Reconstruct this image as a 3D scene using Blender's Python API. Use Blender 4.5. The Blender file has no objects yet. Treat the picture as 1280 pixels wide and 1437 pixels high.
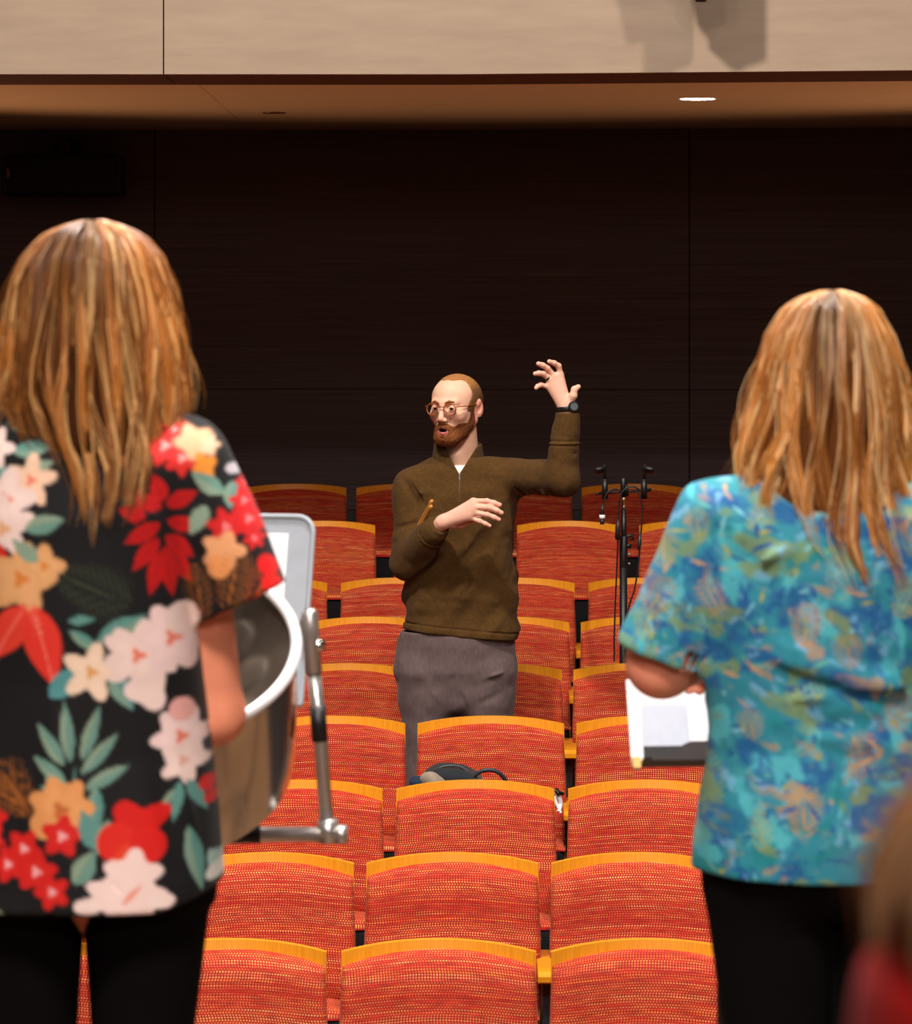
import bpy, math, random
import numpy as np
from mathutils import Vector, Matrix

# ------------------------------------------------------------------ camera, world, lights
SC = bpy.context.scene
COL = SC.collection
F = 4648.0                      # focal length in pixels of the 1280 wide frame
HOR = 436.0                     # horizon row
HC = 1.55                       # eye height over the stage floor

def P(px, py, d):
    """world point that lies on pixel (px, py) at distance d"""
    return Vector(((px - 640) * d / F, d, HC - (py - HOR) * d / F))

cam_data = bpy.data.cameras.new('camera')
cam = bpy.data.objects.new('camera', cam_data)
COL.objects.link(cam)
cam.location = (0, 0, HC)
cam.rotation_euler = (math.pi / 2, 0, 0)
cam_data.sensor_fit = 'HORIZONTAL'
cam_data.sensor_width = 36.0
cam_data.lens = F / 1280 * 36
cam_data.shift_y = -(718.5 - HOR) / 1280
cam_data.clip_end = 100
cam_data.dof.use_dof = True
cam_data.dof.focus_distance = 11.9
cam_data.dof.aperture_fstop = cam_data.lens / 1000 / 0.0135
SC.camera = cam

SC.view_settings.view_transform = 'Standard'
SC.view_settings.look = 'None'
SC.view_settings.gamma = 1
SC.view_settings.use_curve_mapping = False
SC.view_settings.exposure = 0.0

world = bpy.data.worlds.new('world')
SC.world = world
world.use_nodes = True
world.node_tree.nodes['Background'].inputs[0].default_value = (1.0, 0.88, 0.78, 1)
world.node_tree.nodes['Background'].inputs[1].default_value = 0.02

def area(name, loc, target, power, size, color=(1, .93, .85), spread=180):
    l = bpy.data.lights.new(name, 'AREA')
    l.energy = power; l.size = size; l.color = color; l.shape = 'DISK'
    l.spread = math.radians(spread)
    o = bpy.data.objects.new(name, l)
    COL.objects.link(o)
    o.location = loc
    o.rotation_euler = (Vector(target) - Vector(loc)).to_track_quat('-Z', 'Y').to_euler()
    return o

# house lights high over the stalls and the stage, plus an added low fill
area('house_lamp_mid', (-1.5, 8.5, 6.2), (0.0, 11.8, -0.8), 410, 0.45, (1, .95, .89))
area('house_lamp_side', (2.4, 8.3, 6.2), (0.4, 11.0, -0.8), 210, 0.35, (1, .94, .88))
area('house_lamp_front', (-1.0, 3.6, 6.0), (0.2, 11.0, -0.6), 60, 0.9, (1, .95, .9))
area('stage_lamp_over', (0.5, 5.3, 5.2), (0.0, 4.9, 0.8), 250, 0.5, (1, .95, .93))
area('stage_lamp_back', (-0.6, 0.6, 5.4), (0.1, 5.4, 0.6), 52, 1.2, (1, .95, .9), 72)
area('stage_fill_low', (0.9, -1.6, 3.6), (0.2, 4.8, 1.0), 16, 1.0, (1, .93, .88), 70)  # unseen fill added on the camera side to lift arms and backs
def spot(name, loc, target, power, cone, size, color):
    l = bpy.data.lights.new(name, 'SPOT'); l.energy = power; l.spot_size = math.radians(cone); l.spot_blend = .8
    l.shadow_soft_size = size; l.color = color
    o = bpy.data.objects.new(name, l); COL.objects.link(o); o.location = loc
    o.rotation_euler = (Vector(target) - Vector(loc)).to_track_quat('-Z', 'Y').to_euler()
    return o
# unseen warm fill spots, added to brighten the low ceiling
spot('soffit_fill_left', (-3.7, 16.4, 0.2), (-1.2, 15.5, 2.6), 120, 84, .15, (1, .52, .25))
spot('soffit_fill_right', (3.9, 16.2, 0.2), (1.3, 15.4, 2.6), 120, 84, .15, (1, .52, .25))
area('under_balcony_lamp', P(979, 139.5, 16.2), P(979, 1000, 16.2), 26, 0.19, (1, .88, .72))

def srgb(r, g, b):
    f = lambda c: (c / 255) / 12.92 if c / 255 <= .04045 else ((c / 255 + .055) / 1.055) ** 2.4
    return (f(r), f(g), f(b), 1)

# ------------------------------------------------------------------ helpers: materials
def new_mat(name):
    m = bpy.data.materials.new(name)
    m.use_nodes = True
    n = m.node_tree.nodes
    return m, m.node_tree, n['Principled BSDF']

def N(nt, t, **kw):
    n = nt.nodes.new(t)
    ins = kw.pop('ins', {})
    for k, v in kw.items(): setattr(n, k, v)
    for k, v in ins.items():
        if hasattr(v, 'is_output') or isinstance(v, bpy.types.NodeSocket): nt.links.new(v, n.inputs[k])
        else: n.inputs[k].default_value = v
    return n

def mth(nt, op, a, b=None, c=None, clamp=False):
    n = nt.nodes.new('ShaderNodeMath'); n.operation = op; n.use_clamp = clamp
    for i, v in enumerate((a, b, c)):
        if v is None: continue
        if isinstance(v, bpy.types.NodeSocket): nt.links.new(v, n.inputs[i])
        else: n.inputs[i].default_value = v
    return n.outputs[0]

def mixc(nt, fac, a, b, mode='MIX'):
    n = nt.nodes.new('ShaderNodeMix'); n.data_type = 'RGBA'; n.blend_type = mode
    for i, v in ((0, fac), (6, a), (7, b)):
        if isinstance(v, bpy.types.NodeSocket): nt.links.new(v, n.inputs[i])
        else: n.inputs[i].default_value = v
    return n.outputs[2]

def grain_mat(name, c1, c2, rough=.5, scale=(1, 1, 1), nscale=8, coat=0, metal=0, bump=0.0, spec=.5, coord='Object'):
    """material whose colour wanders between two tones along stretched noise"""
    m, nt, bs = new_mat(name)
    tc = N(nt, 'ShaderNodeTexCoord')
    mp = N(nt, 'ShaderNodeMapping', ins={'Vector': tc.outputs[coord], 'Scale': scale})
    no = N(nt, 'ShaderNodeTexNoise', ins={'Vector': mp.outputs[0], 'Scale': nscale, 'Detail': 5.0, 'Roughness': .6})
    r = N(nt, 'ShaderNodeMapRange', ins={'Value': no.outputs[0], 'From Min': .3, 'From Max': .7})
    nt.links.new(mixc(nt, r.outputs[0], c1, c2), bs.inputs['Base Color'])
    bs.inputs['Roughness'].default_value = rough
    bs.inputs['Metallic'].default_value = metal
    bs.inputs['Coat Weight'].default_value = coat
    bs.inputs['Specular IOR Level'].default_value = spec
    if bump:
        b = N(nt, 'ShaderNodeBump', ins={'Height': no.outputs[0], 'Strength': bump, 'Distance': .003})
        nt.links.new(b.outputs[0], bs.inputs['Normal'])
    return m

def plain(name, c, rough=.5, metal=0, coat=0, spec=.5):
    c2 = tuple(min(1, v * 1.12) for v in c[:3]) + (1,)
    return grain_mat(name, c, c2, rough, (1, 1, 1), 30, coat, metal, 0, spec)

# ------------------------------------------------------------------ helpers: meshes
def mesh_obj(name, verts, faces, mat=None, parent=None, smooth=False, uvs=None, loc=None, colors=None):
    me = bpy.data.meshes.new(name)
    verts = np.asarray(verts, dtype=np.float32)
    if isinstance(faces, np.ndarray):
        k = faces.shape[1]
        me.vertices.add(len(verts)); me.vertices.foreach_set('co', verts.ravel())
        me.loops.add(faces.size); me.loops.foreach_set('vertex_index', faces.astype(np.int32).ravel())
        me.polygons.add(len(faces))
        me.polygons.foreach_set('loop_start', np.arange(0, faces.size, k, dtype=np.int32))
        me.polygons.foreach_set('loop_total', np.full(len(faces), k, dtype=np.int32))
        me.update(calc_edges=True); me.validate()
    else:
        me.from_pydata([tuple(map(float, v)) for v in verts], [], [tuple(int(i) for i in f) for f in faces]); me.update()
    if smooth:
        me.polygons.foreach_set('use_smooth', [True] * len(me.polygons))
    if uvs is not None:
        uvs = np.asarray(uvs, dtype=np.float32)
        ul = me.uv_layers.new(name='UVMap')
        li = np.empty(len(me.loops), dtype=np.int32); me.loops.foreach_get('vertex_index', li)
        ul.data.foreach_set('uv', uvs[li].ravel())
    if colors is not None:
        ca = me.color_attributes.new('tint', 'FLOAT_COLOR', 'POINT')
        c4 = np.ones((len(verts), 4), dtype=np.float32); c4[:, :3] = colors
        ca.data.foreach_set('color', c4.ravel())
    if mat is not None: me.materials.append(mat)
    o = bpy.data.objects.new(name, me)
    COL.objects.link(o)
    if parent is not None: o.parent = parent
    if loc is not None: o.location = loc
    return o

class MB:
    """collects shapes into one mesh"""
    def __init__(s): s.v = []; s.f = []
    def add(s, v, f):
        b = len(s.v); s.v += [tuple(map(float, q)) for q in v]; s.f += [tuple(i + b for i in q) for q in f]; return s
    def box(s, x0, x1, y0, y1, z0, z1, bev=0.0, rot=None, at=(0, 0, 0)):
        if bev <= 0:
            v = [(x, y, z) for z in (z0, z1) for x, y in ((x0, y0), (x1, y0), (x1, y1), (x0, y1))]
            f = [(0, 3, 2, 1), (4, 5, 6, 7), (0, 1, 5, 4), (1, 2, 6, 5), (2, 3, 7, 6), (3, 0, 4, 7)]
        else:
            b = bev
            rings = [(z0, b), (z0 + b, 0), (z1 - b, 0), (z1, b)]
            v = []; f = []
            for z, i in rings:
                xa, xb, ya, yb = x0 + i, x1 - i, y0 + i, y1 - i
                c = b * .6 if i == 0 else 0
                c = max(c, 1e-4)
                v += [(xa + c, ya, z), (xb - c, ya, z), (xb, ya + c, z), (xb, yb - c, z), (xb - c, yb, z), (xa + c, yb, z), (xa, yb - c, z), (xa, ya + c, z)]
            for r in range(3):
                for k in range(8):
                    f.append((r * 8 + k, r * 8 + (k + 1) % 8, r * 8 + 8 + (k + 1) % 8, r * 8 + 8 + k))
            f.append(tuple(range(7, -1, -1))); f.append(tuple(range(24, 32)))
        if rot is not None: v = [rot @ Vector(q) for q in v]
        v = [(q[0] + at[0], q[1] + at[1], q[2] + at[2]) for q in v]
        return s.add(v, f)
    def tube(s, pts, r, n=10, cap=True):
        pts = [Vector(p) for p in pts]
        rr = r if isinstance(r, (list, tuple)) else [r] * len(pts)
        t = (pts[1] - pts[0]).normalized()
        u = t.orthogonal().normalized()
        v = []; f = []
        for i, p in enumerate(pts):
            if i == 0: t2 = pts[1] - pts[0]
            elif i == len(pts) - 1: t2 = pts[-1] - pts[-2]
            else: t2 = (pts[i + 1] - p).normalized() + (p - pts[i - 1]).normalized()
            if t2.length > 1e-9: t = t2.normalized()
            u = u - t * u.dot(t)
            u = u.normalized() if u.length > 1e-6 else t.orthogonal().normalized()
            w = t.cross(u)
            for k in range(n):
                a = 2 * math.pi * k / n
                v.append(p + (u * math.cos(a) + w * math.sin(a)) * rr[i])
        for i in range(len(pts) - 1):
            for k in range(n):
                f.append((i * n + k, i * n + (k + 1) % n, (i + 1) * n + (k + 1) % n, (i + 1) * n + k))
        if cap:
            f.append(tuple(range(n - 1, -1, -1))); f.append(tuple(range((len(pts) - 1) * n, len(pts) * n)))
        return s.add(v, f)
    def lathe(s, prof, n=32, M=None):
        """prof: (radius, z) pairs spun about z"""
        v = []; f = []
        for r, z in prof:
            for k in range(n):
                a = 2 * math.pi * k / n
                v.append(Vector((max(r, 1e-5) * math.cos(a), max(r, 1e-5) * math.sin(a), z)))
        for i in range(len(prof) - 1):
            for k in range(n):
                f.append((i * n + k, i * n + (k + 1) % n, (i + 1) * n + (k + 1) % n, (i + 1) * n + k))
        if M is not None: v = [M @ q for q in v]
        return s.add(v, f)
    def grid(s, fn, nu, nv, flip=False):
        v = [fn(i / nu, j / nv) for j in range(nv + 1) for i in range(nu + 1)]
        f = []
        for j in range(nv):
            for i in range(nu):
                a = j * (nu + 1) + i
                q = (a, a + 1, a + nu + 2, a + nu + 1)
                f.append(q[::-1] if flip else q)
        return s.add(v, f)
    def build(s, name, mat, parent=None, smooth=False, loc=None):
        return mesh_obj(name, s.v, s.f, mat, parent, smooth, None, loc)

def autosmooth(o, ang=40):
    me = o.data
    me.polygons.foreach_set('use_smooth', [True] * len(me.polygons))
    me.set_sharp_from_angle(angle=math.radians(ang))
    return o

def thing(name, label, cat, loc=(0, 0, 0), group=None, rotz=0):
    o = bpy.data.objects.new(name, None); COL.objects.link(o)
    o.empty_display_size = .1
    o.location = loc; o.rotation_euler = (0, 0, rotz)
    o['label'] = label; o['category'] = cat
    if group: o['group'] = group
    return o

def tag(o, label, cat, group=None):
    o['label'] = label; o['category'] = cat
    if group: o['group'] = group
    return o

def struct(o):
    o['kind'] = 'structure'; return o

def dup(root, loc):
    r = root.copy(); COL.objects.link(r); r.location = loc
    for ch in list(root.children):
        c = ch.copy(); COL.objects.link(c); c.parent = r
        for g in list(ch.children):
            d = g.copy(); COL.objects.link(d); d.parent = c
    return r

# ------------------------------------------------------------------ materials
M_wood = grain_mat('seat_edge_wood', srgb(226, 136, 14), srgb(247, 164, 30), .5, (60, 3, 2), 4, .0)
M_arm = grain_mat('armrest_wood', srgb(222, 135, 16), srgb(243, 160, 28), .3, (10, 60, 10), 3, .3)
M_black = plain('black_plastic', srgb(22, 19, 19), .45)
M_pan = plain('matt_black_shell', srgb(20, 18, 18), .9, 0, 0, .15)
M_dark = plain('dark_metal', srgb(52, 48, 48), .4, .3)
M_carpet = grain_mat('dark_carpet', srgb(34, 26, 24), srgb(48, 36, 32), .95, (1, 1, 1), 60)
M_stage = grain_mat('stage_boards', srgb(84, 58, 36), srgb(120, 84, 54), .45, (12, 1, 1), 3)

def fabric_mat():
    m, nt, bs = new_mat('red_dotted_weave')
    uv = N(nt, 'ShaderNodeUVMap')
    sp = N(nt, 'ShaderNodeSeparateXYZ', ins={0: uv.outputs[0]})
    oi = N(nt, 'ShaderNodeObjectInfo')
    shift = mth(nt, 'MULTIPLY', oi.outputs['Random'], 7.0)
    u, v = sp.outputs[0], sp.outputs[1]
    # rows drift a little up and down
    cmb = N(nt, 'ShaderNodeCombineXYZ', ins={0: mth(nt, 'MULTIPLY', u, 5), 1: mth(nt, 'MULTIPLY', v, 22), 2: shift})
    dn = N(nt, 'ShaderNodeTexNoise', ins={'Vector': cmb.outputs[0], 'Scale': 1.0, 'Detail': 1.0})
    v2 = mth(nt, 'ADD', v, mth(nt, 'MULTIPLY', mth(nt, 'SUBTRACT', dn.outputs[0], .5), .006))
    PV, PU = .0070, .0082
    vr = mth(nt, 'DIVIDE', v2, PV)
    row = mth(nt, 'FLOOR', vr)
    fv = mth(nt, 'SUBTRACT', mth(nt, 'FRACT', vr), .5)
    wn = N(nt, 'ShaderNodeTexWhiteNoise', noise_dimensions='2D')
    nt.links.new(N(nt, 'ShaderNodeCombineXYZ', ins={0: row, 1: shift}).outputs[0], wn.inputs['Vector'])
    wsep = N(nt, 'ShaderNodeSeparateXYZ', ins={0: wn.outputs['Color']})
    ur = mth(nt, 'ADD', mth(nt, 'DIVIDE', u, PU), wsep.outputs[0])
    fu = mth(nt, 'SUBTRACT', mth(nt, 'FRACT', ur), .5)
    dd = mth(nt, 'ADD', mth(nt, 'POWER', mth(nt, 'DIVIDE', mth(nt, 'ABSOLUTE', fu), .29), 2), mth(nt, 'POWER', mth(nt, 'DIVIDE', mth(nt, 'ABSOLUTE', fv), .31), 2))
    dot = N(nt, 'ShaderNodeMapRange', ins={'Value': dd, 'From Min': 1.25, 'From Max': .6})
    # strength of a row also breaks up along its run
    seg = N(nt, 'ShaderNodeCombineXYZ', ins={0: mth(nt, 'MULTIPLY', u, 14), 1: mth(nt, 'MULTIPLY', row, 3.7), 2: shift})
    sn = N(nt, 'ShaderNodeTexNoise', ins={'Vector': seg.outputs[0], 'Scale': 1.0, 'Detail': 2.0})
    st = N(nt, 'ShaderNodeMapRange', ins={'Value': sn.outputs[0], 'From Min': .36, 'From Max': .62, 'To Min': .36, 'To Max': 1.0})
    strength = mth(nt, 'MULTIPLY', st.outputs[0], mth(nt, 'ADD', mth(nt, 'MULTIPLY', wsep.outputs[1], .65), .35))
    base = mixc(nt, wsep.outputs[2], srgb(180, 19, 17), srgb(198, 31, 25))
    seg2 = N(nt, 'ShaderNodeCombineXYZ', ins={0: mth(nt, 'MULTIPLY', u, 26), 1: mth(nt, 'MULTIPLY', v2, 330), 2: shift})
    sn2 = N(nt, 'ShaderNodeTexNoise', ins={'Vector': seg2.outputs[0], 'Scale': 1.0, 'Detail': 3.0})
    k2 = N(nt, 'ShaderNodeMapRange', ins={'Value': sn2.outputs[0], 'From Min': .35, 'From Max': .68})
    base = mixc(nt, k2.outputs[0], base, srgb(136, 11, 20))
    dotc = mixc(nt, wsep.outputs[0], srgb(255, 164, 66), srgb(255, 204, 122))
    col = mixc(nt, mth(nt, 'MULTIPLY', dot.outputs[0], strength), base, dotc)
    nt.links.new(col, bs.inputs['Base Color'])
    bs.inputs['Roughness'].default_value = .85
    bs.inputs['Specular IOR Level'].default_value = .25
    bs.inputs['Sheen Weight'].default_value = .12
    bs.inputs['Sheen Roughness'].default_value = .4
    bs.inputs['Sheen Tint'].default_value = (1, .55, .45, 1)
    b = N(nt, 'ShaderNodeBump', ins={'Height': dot.outputs[0], 'Strength': .25, 'Distance': .0008})
    nt.links.new(b.outputs[0], bs.inputs['Normal'])
    return m
M_fab = fabric_mat()

# ------------------------------------------------------------------ the room
def extrude_poly(prof, z0, z1, name, mat):
    """vertical sheet following a plan polyline, with thickness away from the camera"""
    b = MB()
    th = .12
    for (xa, ya), (xb, yb) in zip(prof[:-1], prof[1:]):
        b.add([(xa, ya, z0), (xb, yb, z0), (xb, yb + th, z0), (xa, ya + th, z0), (xa, ya, z1), (xb, yb, z1), (xb, yb + th, z1), (xa, ya + th, z1)],
              [(0, 3, 2, 1), (4, 5, 6, 7), (0, 1, 5, 4), (2, 3, 7, 6)])
    return struct(b.build(name, mat))

def wallpath(d0, slope):
    return [(-8.0, d0), (0.0, d0), (2.2, d0 - slope * 2.2), (8.0, d0 - slope * 8.0)]

# back wall: dark boards with a fine horizontal grain and panel joints
def wallmat():
    m, nt, bs = new_mat('dark_wall_panels')
    g = N(nt, 'ShaderNodeNewGeometry')
    mp = N(nt, 'ShaderNodeMapping', ins={'Vector': g.outputs['Position'], 'Scale': (.5, .5, 40)})
    no = N(nt, 'ShaderNodeTexNoise', ins={'Vector': mp.outputs[0], 'Scale': 2.0, 'Detail': 6.0, 'Roughness': .65})
    r = N(nt, 'ShaderNodeMapRange', ins={'Value': no.outputs[0], 'From Min': .3, 'From Max': .72})
    c = mixc(nt, r.outputs[0], srgb(76, 58, 56), srgb(108, 87, 84))
    nt.links.new(c, bs.inputs['Base Color'])
    bs.inputs['Roughness'].default_value = .6
    return m
M_wall = wallmat()
D_WALL = 18.9
Z_SOF = HC + (HOR - 182) * D_WALL / F
XS = [(217 - 640) * D_WALL / F + 3.042 * k for k in (-2, -1, 0, 1, 2)]
def wall_y(x): return D_WALL - (.0 if x < 0 else .105 * x)
# panels, each separated by a narrow dark joint
b = MB(); th = .05
zs = [-3.0, HC - (546 - HOR) * D_WALL / F, Z_SOF + .3]
for xa, xb in zip([-8] + XS, XS + [8]):
    for za, zb in zip(zs[:-1], zs[1:]):
        pieces = [(xa, xb)] if not (xa < 0 < xb) else [(xa, 0), (0, xb)]
        for i, (p, q) in enumerate(pieces):
            pa = p + (.0035 if p == xa else 0); qa = q - (.0035 if q == xb else 0)
            b.add([(pa, wall_y(pa), za + .002), (qa, wall_y(qa), za + .002), (qa, wall_y(qa), zb - .002), (pa, wall_y(pa), zb - .002),
                   (pa, wall_y(pa) + th, za + .002), (qa, wall_y(qa) + th, za + .002), (qa, wall_y(qa) + th, zb - .002), (pa, wall_y(pa) + th, zb - .002)],
                  [(0, 1, 2, 3), (7, 6, 5, 4), (0, 4, 5, 1), (2, 6, 7, 3), (0, 3, 7, 4), (1, 5, 6, 2)])
struct(b.build('wall_back', M_wall))
extrude_poly([(-8, D_WALL + .07), (0, D_WALL + .07), (8, D_WALL + .07 - .84)], -3.0, Z_SOF + .3, 'trim_1', plain('joint_black', srgb(12, 10, 10), .8))

# balcony front (fascia), its dark underside and the lower ceiling behind it
M_fascia = grain_mat('beige_fascia', srgb(160, 134, 111), srgb(172, 146, 122), .6, (1, 1, 6), 3)
M_soffit = grain_mat('tan_soffit', srgb(226, 196, 166), srgb(234, 206, 178), .7, (1, 1, 1), 12)
M_lip = plain('brown_lip', srgb(92, 54, 38), .55)
D_F = 13.5
Z_F = HC + (HOR - 104) * D_F / F
def plan(d0, x): return d0 - (.0 if x < 0 else .12 * x)
xj = (229.5 - 640) * D_F / F
b = MB()
for xa, xb in ((-8, xj - .003), (xj + .003, 0), (0, 8)):
    for (za, zb) in ((Z_F, Z_F + 4.0),):
        ya, yb = plan(D_F, xa), plan(D_F, xb)
        b.add([(xa, ya, za), (xb, yb, za), (xb, yb, zb), (xa, ya, zb), (xa, ya + .04, za), (xb, yb + .04, za), (xb, yb + .04, zb), (xa, ya + .04, zb)],
              [(0, 1, 2, 3), (7, 6, 5, 4), (0, 4, 5, 1), (0, 3, 7, 4), (1, 5, 6, 2)])
struct(b.build('wall_balcony', M_fascia))
D_L = .964 * F / (HOR - 119.5)
b = MB()
for xa, xb in ((-8, xj - .003), (xj + .003, 0), (0, 8)):
    ya, yb, yc, yd = plan(D_F, xa) + .042, plan(D_F, xb) + .042, plan(D_L, xb), plan(D_L, xa)
    b.add([(xa, ya, Z_F + .001), (xb, yb, Z_F + .001), (xb, yc, Z_F + .001), (xa, yd, Z_F + .001),
           (xa, ya, Z_F + .3), (xb, yb, Z_F + .3), (xb, yc, Z_F + .3), (xa, yd, Z_F + .3)],
          [(3, 2, 1, 0), (4, 5, 6, 7), (0, 1, 5, 4), (3, 7, 6, 2), (0, 4, 7, 3), (1, 2, 6, 5)])
struct(b.build('trim_2', M_lip))
# joint behind the fascia panels
b = MB(); b.box(-8, 8, D_L + .01, D_L + .03, Z_F + .3, Z_F + 4); struct(b.build('trim_3', plain('shadow_gap', srgb(30, 18, 12), .9)))
# soffit in two panels with a joint running towards the back wall
xk = (280 - 640) * 15.2 / F
b = MB()
for xa, xb in ((-8, xk - .002), (xk + .002, 8)):
    b.box(xa, xb, D_L - .3, D_WALL + .2, Z_SOF, Z_SOF + .05)
struct(b.build('ceiling', M_soffit))
b = MB(); b.box(-8, 8, D_L - .3, D_WALL + .2, Z_SOF + .052, Z_SOF + .08); struct(b.build('trim_4', plain('joint_brown', srgb(60, 38, 26), .8)))

# upper ceiling, side walls and rear wall of the hall (outside the frame)
b = MB(); b.box(-8, 8, -6, 14.5, 6.6, 6.8); struct(b.build('ceiling_upper', plain('dim_ceiling', srgb(96, 84, 74), .8)))
for nm, x in (('wall_left', -8.0), ('wall_right', 8.0)):
    b = MB(); b.box(x - .1, x + .1, -6, 19.2, -3, 6.8); struct(b.build(nm, plain(nm + '_paint', srgb(96, 74, 60), .7)))
b = MB(); b.box(-8, 8, -6.2, -6, -3, 6.8); struct(b.build('wall_stage', grain_mat('stage_wall_wood', srgb(120, 74, 40), srgb(214, 158, 98), .5, (3.2, 1, .05), 1.5)))

# ------------------------------------------------------------------ seating
ROWS = [  # distance, top row, pitch px, seat px, a gap centre px
    (9.00, 1318, 291, 270, 761.5), (9.95, 1197, 256.5, 239, 763.5), (10.90, 1095, 239, 220, 786.5),
    (11.85, 1005, 221, 204, 799), (12.80, 931, 206, 190, 795.5), (13.75, 865.5, 190, 174, 806),
    (14.70, 811, 172.5, 153, 815), (15.65, 731, 170.5, 143, 882), (16.60, 679, 157.2, 143, 808.5)]
TOP = .85
# floors: the stage and one step per row
b = MB(); b.box(-8, 8, -6, 6.7, -.35, 0); struct(b.build('floor', M_stage))
b = MB(); b.box(-8, 8, 6.55, 6.7, -2.5, -.35); struct(b.build('trim_5', plain('stage_front', srgb(40, 30, 26), .7)))
FLOORZ = []
b = MB()
for k, (d, yt, *_r) in enumerate(ROWS):
    z = HC - (yt - HOR) * d / F - TOP
    FLOORZ.append(z)
    y0 = 6.7 if k == 0 else d - .62
    y1 = D_WALL + .1 if k == 8 else ROWS[k + 1][0] - .62
    b.box(-8, 8, y0, y1, -3.0, z)
struct(b.build('floor_stalls', M_carpet))

def back_shape(w):
    def tilt(z): return -(TOP - z) * .17
    def curve(u): return -.095 * (2 * u / w) ** 2
    def top(u): return TOP - .013 * (2 * u / w) ** 2 - .003 * (2 * u / w) ** 4
    return tilt, curve, top

def make_seat(w, gap, bracket=False, lift=0.0):
    tilt, curve, top = back_shape(w)
    root = thing('theatre_seat', 'x', 'seat')
    # cushion
    nu, nv = 28, 18
    us = [-math.cos(math.pi * i / nu) for i in range(nu + 1)]
    us = [.62 * a + .38 * (2 * i / nu - 1) for i, a in enumerate(us)]
    zb = .40 + lift
    V = []; UV = []
    def ctop(u): return top(u) - .025 - .012 * (2 * u / w) ** 2
    def front(a, c):
        u = a * w / 2
        zt = ctop(u)
        z = zb + (zt - zb) * c
        flare = 1 + .022 * min(1, (1 - c) * 2.2) + .0
        e = (max(0, 1 - abs(a) ** 5)) ** .55
        ct = (max(0, 1 - c ** 10)) ** .5 * min(1, .25 + c * 6)
        th = .066 * e * ct * (1 + .25 * math.exp(-((c - .28) / .22) ** 2))
        return (u * flare * (1 - .012 * c ** 6), curve(u) + tilt(z) - th - .003, z)
    ids = {}
    cs = [j / nv for j in range(nv + 1)]
    cs = [1 - (1 - c) ** 1.35 for c in cs]
    arcu = [0]
    for i in range(nu):
        p, q = Vector(front(us[i], .5)), Vector(front(us[i + 1], .5)); arcu.append(arcu[-1] + (p - q).length)
    arcv = [0]
    for j in range(nv):
        p, q = Vector(front(0, cs[j])), Vector(front(0, cs[j + 1])); arcv.append(arcv[-1] + (p - q).length)
    for j, c in enumerate(cs):
        for i, a in enumerate(us):
            V.append(front(a, c)); UV.append((arcu[i], front(a, c)[2] * .6 + arcv[j] * .4))
    nF = len(V)
    for j, c in enumerate(cs):
        for i, a in enumerate(us):
            x, y, z = front(a, c)
            V.append((x * .995, curve(a * w / 2) + tilt(z) + .002, z)); UV.append((arcu[i], arcv[j]))
    Fc = []
    W = nu + 1
    for j in range(nv):
        for i in range(nu):
            q = j * W + i
            Fc.append((q, q + 1, q + W + 1, q + W)); Fc.append((nF + q, nF + q + W, nF + q + W + 1, nF + q + 1))
    for i in range(nu):
        Fc.append((i, nF + i, nF + i + 1, i + 1)); t = nv * W + i; Fc.append((t, t + 1, nF + t + 1, nF + t))
    for j in range(nv):
        q = j * W; Fc.append((q, q + W, nF + q + W, nF + q)); q = j * W + nu; Fc.append((q, nF + q, nF + q + W, q + W))
    mesh_obj('backrest', V, Fc, M_fab, root, True, UV)
    # plywood shell behind, its top edge shows
    b = MB()
    def sh(a, c, o):
        u = a * w / 2 * (1.0 if c > .5 else 1.01); z = .34 + lift + (top(u) - .34 - lift) * c
        return (u, curve(u) + tilt(z) + .003 + o, z)
    for o, fl in ((-.006, False), (.016, True)):
        b.grid(lambda s_, t_, o=o: sh(2 * s_ - 1, t_, o), 24, 8, fl)
    n1 = 25 * 9
    for i in range(24):
        t = 8 * 25 + i; b.f.append((t, t + 1, n1 + t + 1, n1 + t)); b.f.append((i, n1 + i, n1 + i + 1, i + 1))
    for j in range(8):
        q = j * 25; b.f.append((q, q + 25, n1 + q + 25, n1 + q)); q += 24; b.f.append((q, n1 + q, n1 + q + 25, q + 25))
    autosmooth(b.build('back_shell', M_wood, root), 35)
    # seat cushion
    V = []; UV = []; Fc = []
    ns, nt_ = 22, 14
    def seat(a, c, side):
        u = a * (w * .5 - .004)
        y = -.10 - .27 * c
        e = (max(0, 1 - abs(a) ** 6)) ** .4
        fr = (max(0, 1 - abs(2 * c - 1) ** 8)) ** .4
        if side > 0: z = .415 + lift + .036 * e * fr + .012 * c
        else: z = .415 + lift + .012 * c
        return (u, y - .02 * (1 - a * a) * c, z)
    for side in (1, -1):
        for j in range(nt_ + 1):
            cc = .5 - .5 * math.cos(math.pi * j / nt_)
            for i in range(ns + 1):
                aa = -math.cos(math.pi * i / ns)
                V.append(seat(aa, cc, side)); UV.append((aa * w / 2, cc * .28))
    nF = (ns + 1) * (nt_ + 1); W = ns + 1
    for j in range(nt_):
        for i in range(ns):
            q = j * W + i; Fc.append((q, q + W, q + W + 1, q + 1)); Fc.append((nF + q, nF + q + 1, nF + q + W + 1, nF + q + W))
    so = mesh_obj('seat_cushion', V, Fc, M_fab, root, True, UV)
    b = MB()
    b.box(-w / 2 + .008, w / 2 - .008, -.385, -.1, .22, .43 + lift, .02)
    autosmooth(b.build('seat_pan', M_pan, root), 50)
    # armrest on the right hand side (seen from the stage), shared with the neighbour
    ax = w / 2 + gap / 2; aw = min(.031, gap * .7)
    b = MB()
    prof = [(-.03, .565), (-.30, .565), (-.335, .560), (-.352, .548), (-.352, .532), (-.336, .525), (-.30, .525), (-.03, .525)]
    v = [(ax - aw, y, z) for y, z in prof] + [(ax + aw, y, z) for y, z in prof]
    n = len(prof)
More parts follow.
